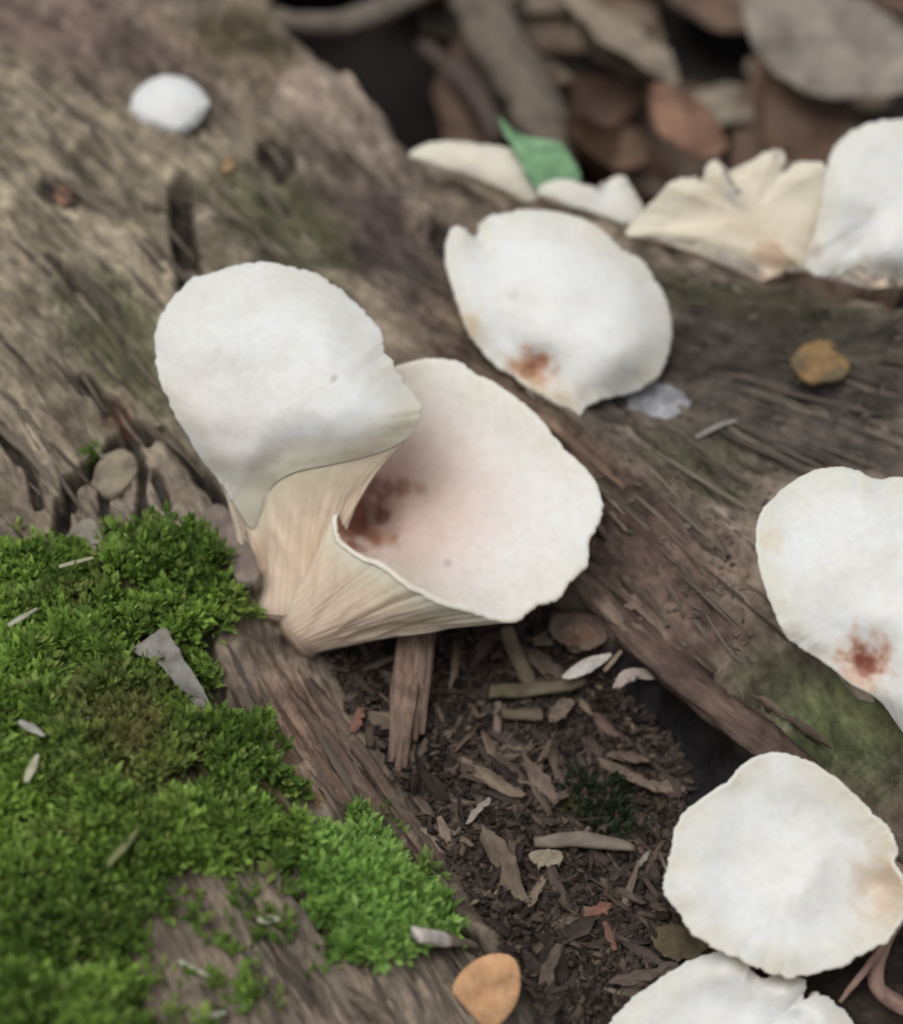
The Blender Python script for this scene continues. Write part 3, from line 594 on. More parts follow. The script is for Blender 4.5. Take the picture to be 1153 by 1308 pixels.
def plate(name, outline, label, cat, colr, thick=.06, dz=.05, bulge=.05, seed=0, jag=1.5, mat=None, tilt=(0, 0), h=None, col2=None, group=None, na=48, nr=9):
    """a flat-ish irregular fragment lying on the log (or at height h)"""
    oc = np.mean(outline, 0); h0 = hit1(*oc)[2] + dz if h is None else h
    fn = lambda u, v: h0 + tilt[0]*(u-oc[0]) + tilt[1]*(v-oc[1])
    G, uv, rho, _f, _o = cap_top(auto(outline, fn), [(oc[0], oc[1], h0+bulge)], oc, nr=nr, na=na, jag=jag*.5, seed=seed)
    n = normals_grid(G); n[0] = n[1].mean(0)
    if (n*(CAM-G)).sum() < 0: n = -n
    G = G + n*(.02*fbm(uv[..., 0]*.05+seed, uv[..., 1]*.05, 3))[..., None]
    B = G - n*thick; V = np.concatenate([G, B[::-1]]); NR = len(V)
    c = np.empty(V.shape); c[:] = colr
    if col2 is not None:
        k = sstep(-.1, .5, fbm(uv[..., 0]*.03+seed*3, uv[..., 1]*.03, 4))[..., None]; c[:nr] = c[:nr]*(1-k) + np.array(col2)*k
    F = [tuple(f) for f in grid_faces(NR, na).tolist()] + [tuple(range(na))[::-1], tuple(range((NR-1)*na, NR*na))]
    V = V.reshape(-1, 3); o = V.mean(0)
    return tag(link(name, mesh_np(name, V, F, mat or M_V, cols=c.reshape(-1, 3), origin=o), None, o), label, cat, group)

# --- pieces one can single out
spl = stick('split_stick', [P(542, 770, -.35), P(533, 840, -.60), P(524, 900, -.76), P(514, 950, -.9)], [.18, .19, .17, .11], (.21, .15, .12), 'long pinkish brown split stick hanging below the funnel-shaped mushroom', 'stick', seed=3, n=14, m=26, flat=.45, rough=.4, along=.06, mat=M_LOG)
for k, (a, b, r) in enumerate([((517, 797), (499, 974), .075), ((525, 795), (508, 986), .08), ((533, 795), (517, 982), .075), ((541, 795), (530, 946), .075), ((548, 795), (539, 938), .065), ((529, 800), (512, 960), .07), ((544, 800), (534, 930), .06)]):
    stick('strand', [P(a[0], a[1], -.38), P((a[0]+b[0])/2, (a[1]+b[1])/2, -.60), P(b[0], b[1], -.84)], [r, r*1.1, r*.55], (.23, .165, .135), None, None, seed=60+k, n=8, m=18, flat=.8, rough=.5, parent=spl, along=.08, mat=M_LOG)
stick('twig', [hit1(645, 815, .20), hit1(662, 850, .16), hit1(678, 885, .14)], [.10, .11, .10], (.19, .155, .105), 'short olive brown twig propped on the crossing twig in the hollow', 'twig', seed=4)
stick('twig', [hit1(625, 893, .16), hit1(690, 890, .18), hit1(745, 878, .16)], [.09, .115, .07], (.17, .145, .095), 'olive brown twig lying level, crossed by a shorter twig', 'twig', seed=5)
stick('twig', [hit1(640, 920, .14), hit1(690, 922, .16)], [.07, .09], (.16, .13, .09), 'stubby tan twig just below the crossed twigs', 'twig', seed=6)
stick('twig', [hit1(636, 905, .14), hit1(634, 945, .14)], [.05, .055], (.17, .13, .11), 'tiny upright sliver at the end of the stubby tan twig', 'twig', seed=7)
stick('twig', [hit1(682, 1085, .15), hit1(740, 1083, .2), hit1(808, 1092, .16)], [.07, .12, .05], (.22, .185, .15), 'pale grey twig pointing at the shell-shaped mushroom', 'twig', seed=8)
plate('wood_fragment', [(675, 1092), (690, 1086), (715, 1088), (717, 1100), (700, 1106), (685, 1104)], 'pale crumbly lump at the end of the pale grey twig', 'wood fragment', (.30, .26, .19), thick=.12, dz=.24, jag=3, seed=3)
plate('wood_flake', [(718, 866), (730, 852), (752, 840), (776, 834), (780, 838), (764, 852), (742, 864)], 'bright white flake, longer of two at the hollow edge', 'flake', (.62, .59, .54), thick=.04, dz=.25, seed=4, jag=1.2, tilt=(0, -.004))
plate('wood_flake', [(783, 880), (790, 862), (806, 853), (828, 855), (840, 862), (832, 868), (806, 868)], 'curved pinkish grey flake beside the bright white flake', 'flake', (.40, .33, .30), thick=.04, dz=.25, seed=5, jag=1.0, tilt=(0, -.004))
stick('wood_flake', [hit1(770, 868, .2), hit1(792, 845, .22)], [.04, .03], (.33, .26, .19), 'thin tan sliver between the two white flakes', 'flake', seed=9)
plate('bark_knot', [(700, 800), (706, 786), (728, 780), (756, 782), (776, 796), (774, 818), (752, 830), (728, 826), (708, 816)], 'rounded reddish tan lump of wood under the funnel-shaped mushroom rim', 'wood lump', (.20, .15, .12), col2=(.20, .12, .085), thick=.40, dz=.16, bulge=.26, seed=6, jag=2)
plate('leaf_fragment', [(577, 1265), (590, 1240), (612, 1223), (640, 1218), (658, 1226), (665, 1250), (660, 1280), (645, 1302), (625, 1316), (606, 1300), (590, 1282)], 'smooth orange tan rounded fragment at the moss edge', 'leaf fragment', (.50, .29, .155), col2=(.56, .34, .19), thick=.035, dz=.32, bulge=.04, seed=7, jag=1.0, tilt=(0, -.003))
stick('bleached_twig', [hit1(531, 1218, .42), hit1(568, 1219, .36), hit1(608, 1222, .26)], [.10, .10, .05], (.62, .56, .52), 'small bleached grey twig next to the orange tan fragment', 'twig', seed=10, flat=.6, col2=(.24, .2, .15))
plate('bark_piece', [(168, 832), (188, 816), (208, 802), (218, 812), (234, 838), (266, 893), (246, 890), (226, 876), (200, 846)], 'grey triangular bark sliver sticking out of the moss', 'bark piece', (.27, .26, .235), col2=(.20, .185, .165), thick=.08, dz=.38, seed=8, jag=3.5, tilt=(.0, -.004))
plate('bark_piece', [(230, 898), (250, 890), (266, 900), (264, 915), (240, 916)], 'small grey bark bit below the triangular bark sliver', 'bark piece', (.25, .225, .20), thick=.08, dz=.34, seed=9, jag=1.5)
plate('bark_block', [(262, 650), (285, 645), (308, 672), (330, 725), (326, 742), (302, 738), (282, 705), (268, 675)], 'grey split wood block wedged against the ear-shaped mushroom base', 'wood block', (.25, .205, .175), col2=(.165, .135, .12), thick=.22, dz=.16, bulge=.03, seed=10, jag=1.6)
plate('bark_block', [(120, 605), (135, 580), (162, 574), (176, 592), (168, 612), (148, 632), (128, 626)], 'pale tan wood block above the moss, framed by dark cracks', 'wood block', (.27, .235, .17), col2=(.2, .17, .13), thick=.2, dz=.12, bulge=.03, seed=11, jag=2)
plate('bark_block', [(86, 690), (100, 668), (118, 662), (132, 690), (120, 704)], 'small rounded grey wood block at the upper moss edge', 'wood block', (.25, .225, .19), thick=.2, dz=.14, bulge=.05, seed=12, jag=1.6)
plate('resin_bead', [(62, 245), (68, 230), (82, 228), (92, 240), (90, 256), (76, 262), (66, 258)], 'small orange brown nub set in a dark pit of the wood', 'nub', (.30, .16, .10), col2=(.12, .065, .045), thick=.15, dz=.03, bulge=.08, seed=13, jag=1)
plate('orange_crust', [(1010, 465), (1020, 445), (1045, 435), (1070, 440), (1085, 460), (1078, 480), (1055, 487), (1030, 486)], 'orange yellow crust patch on the dark wood', 'crust', (.27, .17, .08), col2=(.14, .11, .065), thick=.12, dz=.07, bulge=.10, seed=14, jag=2)
plate('orange_crust', [(278, 205), (288, 198), (300, 204), (298, 216), (284, 218)], 'tiny orange speck of crust near the tiny round mushroom', 'crust', (.30, .20, .11), thick=.06, dz=.0, bulge=.03, seed=15, jag=2)
plate('mould_patch', [(800, 512), (815, 492), (840, 488), (868, 500), (882, 515), (868, 528), (842, 540), (815, 536)], 'bluish white fuzzy mould under the mushroom with the curled lobe', 'mould', (.26, .265, .28), col2=(.46, .475, .52), thick=.05, dz=.12, bulge=.03, seed=16, jag=4)
stick('bleached_twig', [hit1(888, 563, .06), hit1(915, 550, .08), hit1(940, 541, .06)], [.035, .04, .03], (.33, .31, .28), 'thin bleached twig on dark wood near the mould', 'twig', seed=11)
plate('soil_lump', [(832, 1195), (850, 1180), (878, 1184), (905, 1205), (890, 1222), (862, 1226), (840, 1215)], 'olive brown earthy lump under the shell-shaped mushroom', 'soil lump', (.13, .105, .065), thick=.25, dz=.22, bulge=.14, seed=20, jag=3)
for i, (pts, r, lab) in enumerate([([(1132, 1108), (1150, 1120), (1148, 1165), (1128, 1205), (1118, 1240), (1126, 1270), (1165, 1292)], [.13, .15, .12, .11, .12, .12, .12], 'thick pinkish brown rootlet curling past the shell-shaped mushroom'),
                                   ([(1135, 1195), (1115, 1225), (1090, 1256), (1072, 1280)], [.07, .06, .05, .03], 'thin straight pinkish rootlet branching towards the torn-rimmed mushroom')]):
    stick('rootlet', [P(u, v, -.72 - .10*k) for k, (u, v) in enumerate(pts)], [q*.78 for q in r], (.30, .20, .165), lab, 'root', seed=20+i, n=12, m=30, flat=1, rough=.2)
plate('green_leaf', [(636, 148), (650, 164), (672, 174), (700, 178), (718, 184), (730, 200), (742, 228), (728, 240), (700, 246), (682, 240), (668, 218), (655, 190), (644, 170)], 'fresh green leaf tip between mushrooms on the log edge', 'leaf', (.19, .35, .19), col2=(.23, .40, .23), thick=.02, h=.75, bulge=.05, seed=21, jag=2, tilt=(0, -.006))

# --- wood fibres along the grain: parts of the log
lp = np.array((0, 0, GROUND_Z))
def grain_dir(x, y):
    e = .05; gx = (_grain(np.array([[x+e, y]]))-_grain(np.array([[x-e, y]])))[0]; gy = (_grain(np.array([[x, y+e]]))-_grain(np.array([[x, y-e]])))[0]
    d = np.array((-gy, gx)); d /= np.linalg.norm(d)+1e-9
    return d if d[0] > 0 else -d
def chip_mesh(name, L, W, T, seed, mat, secs=5, n=5, bend=.1, taper=.6):
    V = []
    for k in range(secs):
        t = k/(secs-1); e = 1 - taper*abs(2*t-1)**2.5
        for j in range(n):
            a = 2*math.pi*j/n + .3*k
            q = .75 + .5*float(noise(j*2.3+seed*1.7, k*1.1+seed))
            V.append(((t-.5)*L + .12*L*float(noise(j*3.1+seed, 7.7))*(k in (0, secs-1)), math.cos(a)*W/2*e*q + bend*L*math.sin(math.pi*t)*.5, math.sin(a)*T/2*e*q + bend*L*.4*math.sin(math.pi*t)))
    F = [tuple(f) for f in grid_faces(secs, n).tolist()] + [tuple(range(n))[::-1], tuple(range((secs-1)*n, secs*n))]
    return mesh_np(name, np.array(V), F, mat, smooth=False)
fib = [chip_mesh('splinter', 1.0, .055+.02*(k % 3), .03, 40+k, M_SPLINT, secs=6, bend=.05*((k % 3)-1), taper=.75) for k in range(8)]
FIB_Z = [([(0, 30), (480, 200), (540, 330), (300, 600), (200, 560), (0, 660)], 150), ([(300, 870), (360, 900), (640, 1240), (600, 1300), (420, 1300), (250, 1250), (300, 1150), (400, 1100), (330, 960)], 60), ([(560, 400), (760, 540), (1153, 420), (1153, 590), (1000, 610), (960, 720), (960, 850), (860, 830), (770, 690), (720, 560)], 85)]
cnt = 0
for poly, N in FIB_Z:
    pa = np.array(poly); k = 0
    while k < N:
        u = random.uniform(pa[:, 0].min(), pa[:, 0].max()); v = random.uniform(pa[:, 1].min(), pa[:, 1].max())
        if not in_poly(np.array(u), np.array(v), poly): continue
        k += 1; p = hit1(u, v); d = grain_dir(p[0], p[1]); L = random.uniform(.5, 1.7)
        q0 = p[:2]-d*L/2; q1 = p[:2]+d*L/2; z0, z1 = float(H(*q0)), float(H(*q1))
        o = link('splinter', fib[cnt % 8], log, np.array((p[0], p[1], max((z0+z1)/2, p[2]-.03)+.012))-lp); cnt += 1
        o.rotation_euler = (random.uniform(-.5, .5), -math.atan2(z1-z0, L)*.9+random.uniform(-.05, .05), math.atan2(d[1], d[0])+random.uniform(-.12, .12)); o.scale = (L, random.uniform(.6, 1.9), random.uniform(.6, 1.3))
# --- split strips of wood along the edges of the hollow: parts of the log
for k, (pts, r, c) in enumerate([([(750, 745, -.45), (820, 815, -.45), (895, 880, -.50), (975, 945, -.60), (1050, 1000, -.80)], [.10, .22, .24, .22, .12], (.125, .088, .074)), ([(795, 735, -.35), (870, 810, -.40), (950, 870, -.42), (1045, 930, -.5), (1110, 980, -.65)], [.08, .18, .2, .16, .1], (.125, .095, .075)),
                                 ([(700, 690, -.20), (770, 770, -.36), (820, 820, -.44)], [.06, .15, .07], (.18, .135, .11))]):
    stick('wood_strip', [P(*q) for q in pts], r, c, None, None, seed=80+k, n=18, m=46, flat=.5, rough=.7, parent=log, jag=.8, along=.05, mat=M_LOG)
for k, (pts, r, c) in enumerate([([(318, 850), (370, 930), (430, 1010), (470, 1060)], .10, (.17, .115, .09)), ([(350, 860), (420, 950), (480, 1030), (540, 1110)], .12, (.16, .115, .095)), ([(380, 850), (450, 945), (520, 1040), (580, 1130)], .09, (.14, .105, .085)),
                                 ([(335, 925), (385, 1000), (425, 1040)], .08, (.24, .165, .10)), ([(540, 1130), (600, 1210), (670, 1300)], .11, (.13, .10, .08)), ([(420, 1250), (480, 1290), (530, 1330)], .09, (.2, .165, .13)), ([(560, 430), (640, 490), (730, 560), (800, 620)], .10, (.20, .14, .108)), ([(640, 540), (720, 620), (780, 690)], .09, (.155, .108, .088)), ([(820, 640), (880, 700), (930, 780)], .09, (.14, .10, .08))]):
    stick('wood_strip', onlog(pts, -.03), [r*.4, r, r*1.1, r*.4], c, None, None, seed=90+k, n=12, m=36, flat=.6, rough=.6, parent=log, jag=.8, along=.07, mat=M_LOG)
# --- chips in the hollow
chips = [chip_mesh('wood_chip', 1.0, w, t, 70+k, M_CHIP, bend=b, taper=tp) for k, (w, t, b, tp) in enumerate([(.22, .12, .03, .5), (.30, .14, .06, .4), (.16, .10, -.05, .6), (.38, .12, .02, .5), (.26, .20, .08, .7), (.20, .08, .10, .5), (.45, .16, .0, .6), (.18, .14, .04, .3)])]
CH_POLY = [(420, 830), (480, 810), (640, 795), (700, 790), (770, 860), (870, 985), (850, 1100), (870, 1190), (960, 1225), (800, 1300), (700, 1308), (650, 1220), (590, 1120), (530, 1020), (465, 915)]
ch = np.array(CH_POLY); placed = 0; tries = 0
LANDMARKS = [(450, 870, 'between the log flank and the long split stick'), (590, 850, 'beneath the funnel-shaped mushroom'), (690, 900, 'around the crossed olive twigs'), (610, 1000, 'around the large ragged tan chip'), (800, 960, 'along the black shaded wood'),
             (740, 1090, 'around the pale grey twig'), (600, 1110, 'on the slope above the bright moss cushion'), (760, 1190, 'around the brick red chip'), (700, 1280, 'beside the orange tan fragment'), (840, 1240, 'beside the torn-rimmed mushroom'), (850, 1130, 'against the shell-shaped mushroom')]
while placed < 270 and tries < 6000:
    tries += 1
    u = random.uniform(ch[:, 0].min(), ch[:, 0].max()); v = random.uniform(ch[:, 1].min(), ch[:, 1].max())
    if not in_poly(np.array(u), np.array(v), CH_POLY): continue
    if 730 < u < 850 and 985 < v < 1065 and random.random() < .8: continue
    p = hit1(u, v); L = random.choice([.22, .28, .34, .42, .52, .7]) * random.uniform(.8, 1.2)
    me = random.choice(chips); broad = me in (chips[1], chips[3], chips[4], chips[6])
    d = grain_dir(p[0], p[1]); yaw = math.atan2(d[1], d[0]) + random.gauss(0, .9)
    o = link('wood_chip', me, None, p + np.array((0, 0, .02+random.uniform(0, .07))))
    o.rotation_euler = (random.uniform(-.8, .8), random.gauss(0, .35), yaw); o.scale = (L, L*random.uniform(.7, 1.3), L*random.uniform(.7, 1.2))
    lm = min(LANDMARKS, key=lambda q: math.hypot(q[0]-u, q[1]-v))[2]; kd = 'broad' if broad else 'slim'
    tag(o, f'{kd} dark brown wood chip, {lm}', 'wood chip', f'{kd} chips {lm}'); placed += 1
# larger lighter chips one can see singly
for i, (u, v, L, W, ang, tone, lab) in enumerate([(628, 1000, .95, .28, -35, (.22, .17, .125), 'large ragged tan chip in the middle of the hollow'), (690, 1005, .7, .25, -60, (.17, .125, .10), 'brown wedge chip next to the large ragged tan chip'),
        (790, 995, .95, .18, -35, (.17, .13, .10), 'reddish brown chip bar above the dark green pit'), (845, 1012, .55, .22, -10, (.20, .155, .115), 'tan stub chip beside the black shaded wood'), (800, 975, .5, .2, -10, (.15, .11, .085), 'brown chip lodged against the black shaded wood'),
        (640, 1110, 1.0, .32, -62, (.16, .125, .095), 'wide brown chip standing on the hollow slope'), (770, 930, .7, .2, -40, (.14, .095, .08), 'reddish chip lying along the black shaded wood'), (715, 915, .4, .3, 60, (.19, .15, .12), 'angular tan chip under the level olive twig'),
        (610, 1045, .4, .12, 50, (.34, .29, .26), 'little whitish chip on dark crumbs'), (680, 1150, .5, .16, 60, (.22, .17, .13), 'pointed tan chip pointing at the orange tan fragment'), (820, 1105, .25, .08, 55, (.28, .26, .23), 'minute grey sliver near the pale grey twig'), (440, 1005, .3, .12, 30, (.26, .21, .19), 'pale sliver on the reddish log flank'),
        (456, 928, .34, .17, 75, (.21, .11, .082), 'small brick red chip beside the long split stick'), (762, 1170, .36, .2, 30, (.24, .12, .09), 'brick red chip among the dark chips'), (776, 1200, .42, .12, -75, (.19, .105, .08), 'narrow rust brown chip touching the brick red chip'),
        (820, 1250, .8, .2, 20, (.13, .10, .085), 'brown chip lying beside the torn-rimmed mushroom'), (700, 1250, .7, .2, 70, (.12, .09, .075), 'dark upright chip beside the orange tan fragment'), (320, 1255, .35, .08, 60, (.24, .2, .15), 'thin dry straw bit on wood below the moss')]):
    p = hit1(u, v, .14); me = chip_mesh('wood_chip', L, W, W*.5, 200+i, None, secs=8, n=8, bend=.06*((i % 3)-1), taper=.5)
    me.materials.append(M_V); a = me.color_attributes.new('Col', 'FLOAT_COLOR', 'POINT')
    for k in range(len(me.vertices)): f = 1+.25*float(noise(k % 8*1.3+i, k//8*.3)); a.data[k].color = (tone[0]*f, tone[1]*f, tone[2]*f, 1)
    o = link('wood_chip', me, None, p); o.rotation_euler = (random.uniform(-.4, .4), random.uniform(-.2, .2), math.radians(ang)); tag(o, lab, 'wood chip')
# --- crumbs: uncountable
def scatter_bits(N, poly, smin, smax, tones, lift=.03, yawgrain=True):
    pa = np.array(poly, float); us = RNG.uniform(pa[:, 0].min(), pa[:, 0].max(), N*3); vs = RNG.uniform(pa[:, 1].min(), pa[:, 1].max(), N*3)
    k = in_poly(us, vs, poly); us, vs = us[k][:N], vs[k][:N]; p = hit(us, vs); n = len(p)
    L = RNG.uniform(smin, smax, n)*RNG.uniform(.6, 1.4, n); W = L*RNG.uniform(.18, .5, n); T = W*RNG.uniform(.3, .8, n)
    yaw = RNG.uniform(-math.pi, math.pi, n)*.5 - .8; el = RNG.normal(0, .35, n)
    d = np.stack([np.cos(yaw)*np.cos(el), np.sin(yaw)*np.cos(el), np.sin(el)], -1); s = np.stack([-np.sin(yaw), np.cos(yaw), 0*yaw], -1); w = np.cross(d, s)
    c8 = np.array([(-1, -.7, -.7), (-1, .8, -.6), (-.9, .5, .8), (-1.05, -.6, .7), (1, -.8, -.6), (.9, .6, -.7), (1.05, .8, .6), (.95, -.5, .8)])
    jit = RNG.normal(0, .18, (n, 8, 3)); q = (c8[None]+jit)*.5
    V = p[:, None] + d[:, None]*(q[..., :1]*L[:, None, None]) + s[:, None]*(q[..., 1:2]*W[:, None, None]) + w[:, None]*(q[..., 2:]*T[:, None, None])
    V[..., 2] += lift*RNG.uniform(.3, 1.5, n)[:, None]
    f = np.array([(0, 3, 2, 1), (4, 5, 6, 7), (0, 1, 5, 4), (1, 2, 6, 5), (2, 3, 7, 6), (3, 0, 4, 7)])
    F = (f[None] + 8*np.arange(n)[:, None, None]).reshape(-1, 4)
    tn = np.array(tones)[RNG.integers(0, len(tones), n)]*RNG.uniform(.7, 1.35, (n, 1))
    return V.reshape(-1, 3), F, np.repeat(tn, 8, 0)
V, F, cc = scatter_bits(9000, [(q[0]+(q[0]-640)*.06, q[1]+(q[1]-1040)*.04) for q in CH_POLY], .05, .24, [(.030, .022, .018), (.05, .037, .030), (.075, .056, .045), (.10, .075, .058), (.04, .03, .025)])
tag(link('wood_crumbs', mesh_np('wood_crumbs', V, F, M_V, smooth=False, cols=cc)), 'dark crumbled rotten wood filling the hollow of the log', 'wood crumbs', kind='stuff')
V, F, cc = scatter_bits(450, [(560, 400), (760, 540), (860, 330), (1153, 395), (1153, 600), (1000, 610), (960, 720), (960, 850), (860, 830), (770, 690), (720, 560)], .04, .16, [(.10, .082, .07), (.14, .115, .095), (.18, .15, .125)], lift=.015)
tag(link('bark_crumbs', mesh_np('bark_crumbs', V, F, M_V, smooth=False, cols=cc)), 'fine dark bark crumbs on the wood between the mushrooms', 'bark crumbs', kind='stuff')

# ------------------------------------------------------------------ moss
def moss(name, label, polys, dens, leaf, tones, hgt, seed, extra=()):
    r = np.random.default_rng(seed); PT = []
    for poly, N in polys:
        pa = np.array(poly, float); us = r.uniform(pa[:, 0].min(), pa[:, 0].max(), N*2); vs = r.uniform(pa[:, 1].min(), pa[:, 1].max(), N*2)
        us2 = us + 22*fbm(us*.025, vs*.025, 3) + r.normal(0, 7, len(us)); vs2 = vs + 22*fbm(us*.025+50, vs*.025, 3) + r.normal(0, 7, len(us))
        k = in_poly(us2, vs2, poly) & ~in_poly(us, vs, [(165, 828), (205, 795), (240, 840), (270, 895), (262, 920), (228, 905), (195, 858)]); PT.append(hit(us[k], vs[k]))
    p = np.concatenate(PT); n = len(p)
    den = fbm(p[:, 0]*1.0+seed, p[:, 1]*1.0, 3); keep = den > -.55; p = p[keep]; den = den[keep]; n = len(p)
    up = np.stack([r.normal(0, .38, n), r.normal(0, .38, n) - .10, np.ones(n)], -1); up /= np.linalg.norm(up, axis=-1, keepdims=True)
    hh = hgt*r.uniform(.45, 1.5, n)*(1 + .75*den); p[:, 2] += .16*np.clip(fbm(p[:, 0]*2.2, p[:, 1]*2.2+seed, 2), -.3, 1)
    NL = 8; Vs = []; Cs = []
    sx = np.cross(up, (0, 1, 0)); sx /= np.linalg.norm(sx, axis=-1, keepdims=True); sy = np.cross(up, sx)
    tone = np.array(tones); big = sstep(-.5, .6, fbm(p[:, 0]*.7+3, p[:, 1]*.7, 3) + .35*r.normal(0, 1, n))
    bc = tone[0]*(1-big[:, None]) + tone[1]*big[:, None]
    yl = (r.random(n) < .13); bc[yl] = bc[yl]*.5 + np.array(tone[2])*.5
    uu, vv = pix(p); br = sstep(1.2, .3, np.hypot((uu-150)/110, (vv-940)/85) + .5*den)*.6 + sstep(.25, .7, fbm(p[:, 0]*1.3+31, p[:, 1]*1.3, 2))*.35
    bc = bc*(1-br[:, None]) + np.array((.22, .21, .08))*br[:, None]
    for k in range(NL):
        t = (k+.6)/NL; a = 2.4*k + r.uniform(0, 6.28, n)
        out = sx*np.cos(a)[:, None] + sy*np.sin(a)[:, None]
        L = leaf*r.uniform(.6, 1.3, n)*(1.05-.35*t); W = L*r.uniform(.34, .52, n)
        el = .25 + .9*t + r.normal(0, .15, n)
        dr = out*np.cos(el)[:, None] + up*np.sin(el)[:, None]; sd_ = np.cross(dr, up); sd_ /= np.linalg.norm(sd_, axis=-1, keepdims=True)+1e-9
        nn = np.cross(sd_, dr)
        q0 = p + up*(hh*t)[:, None]; m_ = q0 + dr*(L*.5)[:, None] - nn*(L*.10)[:, None]
        Vs.append(np.stack([q0, m_ + sd_*W[:, None]*.5 + nn*(W*.25)[:, None], q0 + dr*L[:, None] + nn*(L*.12)[:, None], m_ - sd_*W[:, None]*.5 + nn*(W*.25)[:, None]], 1))
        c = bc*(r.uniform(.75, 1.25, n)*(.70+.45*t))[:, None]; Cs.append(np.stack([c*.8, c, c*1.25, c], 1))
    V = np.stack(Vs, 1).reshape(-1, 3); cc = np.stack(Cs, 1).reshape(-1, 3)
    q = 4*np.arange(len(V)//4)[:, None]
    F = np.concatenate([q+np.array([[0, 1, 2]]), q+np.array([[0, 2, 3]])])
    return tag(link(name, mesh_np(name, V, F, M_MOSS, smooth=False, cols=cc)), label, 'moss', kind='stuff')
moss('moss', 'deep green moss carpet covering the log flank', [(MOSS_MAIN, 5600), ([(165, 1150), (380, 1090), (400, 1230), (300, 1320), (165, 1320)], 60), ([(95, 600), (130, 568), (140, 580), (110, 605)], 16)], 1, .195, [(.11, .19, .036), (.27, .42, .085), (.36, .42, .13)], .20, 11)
moss('moss', 'bright fresh green moss cushion above the bleached twig', [(MOSS_CUSH, 1000)], 1, .19, [(.14, .26, .05), (.29, .48, .12), (.36, .48, .16)], .17, 12)
moss('moss', 'dark green moss tuft in the shaded pit of the hollow', [([(715, 985), (800, 1000), (835, 1055), (780, 1075), (715, 1055)], 95)], 1, .15, [(.028, .042, .022), (.042, .062, .03), (.06, .07, .036)], .08, 13)
# dead bits caught in the moss
for i, (u, v, L, ang, lab) in enumerate([(105, 748, .42, 15, 'pale leaf flake caught in the upper moss'), (38, 818, .38, 35, 'pale straw bit in the moss beside the margin'), (50, 960, .38, -35, 'short dry straw bit lying in brownish moss'), (50, 1010, .35, 75, 'upright dry straw bit in brownish moss'), (250, 1243, .38, -30, 'white crumb on the bare wood below the moss'), (272, 1302, .3, 10, 'whitish speck at the lower moss edge'), (165, 1110, .5, 55, 'dull olive dead shoot in the shaded moss'), (345, 1180, .25, 0, 'tiny pinkish grain below the moss carpet')]):
    p = hit1(u, v, .46 if i not in (4, 5, 7) else .1); stick('straw_bit', [p-np.array((math.cos(math.radians(ang)), math.sin(math.radians(ang)), .1))*L/2, p, p+np.array((math.cos(math.radians(ang)), math.sin(math.radians(ang)), .1))*L/2], [.03, .03+.012*(i % 4), .02], (.42-.04*(i % 3), .41-.04*(i % 3), .29) if i != 6 else (.16, .18, .08), lab, 'dry bit', seed=30+i, m=8, n=8, flat=.4)

# ------------------------------------------------------------------ litter beyond the log
def leaf_mesh(name, L, W, curl, seed, fold=.2):
    nu, nv = 15, 9; u = np.linspace(0, 1, nu)[:, None]; v = np.linspace(-1, 1, nv)[None]
    w = W*np.sin(math.pi*np.clip(u, 0.01, .99)**.8)**.75*(1+.10*noise(u*9+seed, 0*u)); x = (u-.5)*L + 0*v; y = w*v
    z = fold*np.abs(v)*w + curl*L*((u-.5)**2) + .10*W*fbm(x*1.1+seed, y*1.1, 3) + curl*.6*w*v*v
    top = np.stack([x, y, z], -1); bot = top.copy(); bot[..., 2] -= .03
    V = np.concatenate([top.reshape(-1, 3), bot.reshape(-1, 3)]); f = grid_faces(nu, nv, False); n = nu*nv
    F = [tuple(q) for q in f.tolist()] + [tuple(q[::-1]) for q in (f+n).tolist()]
    edge = [i*nv for i in range(nu)] + [(nu-1)*nv+j for j in range(1, nv)] + [i*nv+nv-1 for i in range(nu-2, -1, -1)] + [j for j in range(nv-2, 0, -1)]
    for a, b in zip(edge, edge[1:]+edge[:1]): F.append((a, a+n, b+n, b))
    return mesh_np(name, V, F, M_DEADLEAF)
lv = [leaf_mesh('dead_leaf', L, W, c, k*3.3, fo) for k, (L, W, c, fo) in enumerate([(4.2, 1.2, .5, .3), (3.2, 1.1, -.5, .2), (5.0, 1.4, .3, -.3), (3.6, .9, .8, .5), (2.6, .9, .4, .1), (4.4, 1.6, -.4, -.2)])]
M_WARM = mat_bits('warm_leaf', [(0, (.27, .155, .105)), (1, (.27, .155, .105))], rough=.55, sc_=90.0); M_PALE = mat_bits('pale_leaf', [(0, (.26, .23, .195)), (1, (.26, .23, .195))], rough=.6, sc_=110.0)
def leaf(px, py, h, mi, rot, s=1.0, label=None, group=None, mat=None):
    p = P(px, py, h); me = lv[mi]
    if mat: me = me.copy(); me.materials.clear(); me.materials.append(mat)
    o = link('dead_leaf', me, None, p); o.rotation_euler = [math.radians(a) for a in rot]; o.scale = (s, s, s)
    return tag(o, label or 'brown dead leaf in the shaded litter beyond the log', 'leaf', group or (None if label else 'leaf litter beyond the log'))
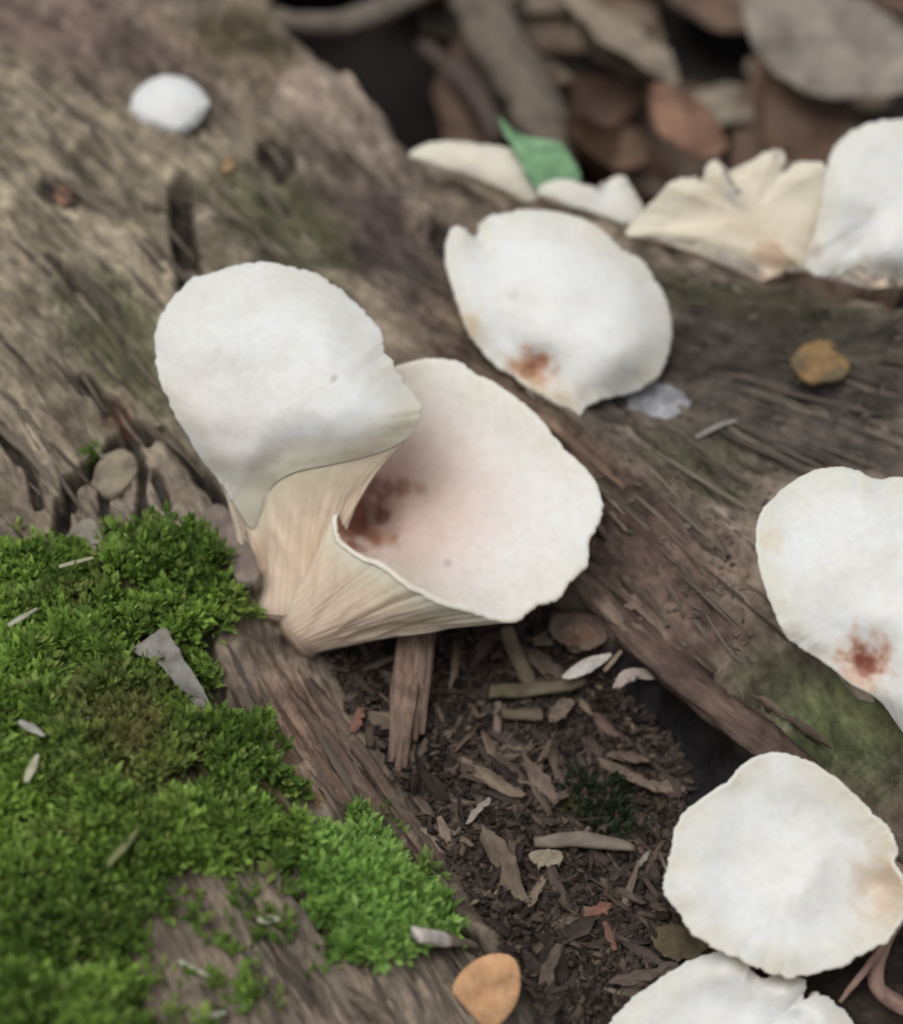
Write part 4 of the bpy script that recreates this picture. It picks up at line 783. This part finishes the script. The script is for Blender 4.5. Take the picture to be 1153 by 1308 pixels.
leaf(885, 140, -.9, 1, (30, 20, 75), .72, mat=M_WARM, label='curled warm brown leaf behind the ruffled mushroom')
leaf(1075, 55, -.9, 2, (22, 5, -28), .72, mat=M_PALE, label='broad pale grey tan leaf above the large folded mushroom')
leaf(770, 70, -1.8, 0, (30, -10, 130), .7, label='dull brown leaf leaning behind the thick grey stick')
r_ = random.Random(5)
k = 0
while k < 60:
    x = r_.uniform(-5, 12); y = r_.uniform(2, 19); d = float(np.min(np.hypot(cr[:, 0]-x, cr[:, 1]-y)))
    yc = np.interp(x, cr[o_, 0], cr[o_, 1])
    if y < yc + 1.7: continue
    u, v = pix(np.array((x, y, -2.5)))
    if 300 < u < 650 and 10 < v < 260: continue
    if not (-60 < u < 1230 and -120 < v < 330): continue
    k += 1
    z = GROUND_Z + .1 + r_.uniform(0, .9)
    o = link('dead_leaf', lv[k % 6], None, (x, y, z)); o.rotation_euler = (r_.gauss(0, .35), r_.gauss(0, .35), r_.uniform(0, 6.28)); s = r_.uniform(.5, .95); o.scale = (s, s, s)
    lm = min([(640, 60, 'around the thick grey stick'), (880, 130, 'around the curled warm brown leaf'), (1060, 60, 'around the broad pale leaf'), (430, 10, 'around the pale crossing stick')], key=lambda q: math.hypot(q[0]-u, q[1]-v))[2]
    tag(o, f'dull brown dead leaf in the litter {lm}', 'leaf', f'leaf litter {lm}')
stick('fallen_stick', [P(575, -60, -1.6), P(640, 60, -1.5), P(690, 150, -1.7), P(720, 240, -2.2)], [.42, .50, .46, .3], (.155, .13, .105), 'thick grey brown stick in the litter beyond the log', 'stick', seed=50, n=16, m=24, flat=.8)
stick('fallen_stick', [P(330, 22, -.9), P(440, 30, -1.3), P(560, -20, -1.7)], [.20, .26, .26], (.17, .145, .12), 'pale stick lying across the dark gap behind the log', 'stick', seed=51, n=12, m=20, flat=.8)
stick('fallen_stick', [P(540, 60, -2.2), P(600, 110, -2.0), P(640, 180, -2.2)], [.16, .25, .2], (.09, .07, .06), 'dark crooked stick beside the thick grey stick', 'stick', seed=52, n=12, m=20, flat=.8)
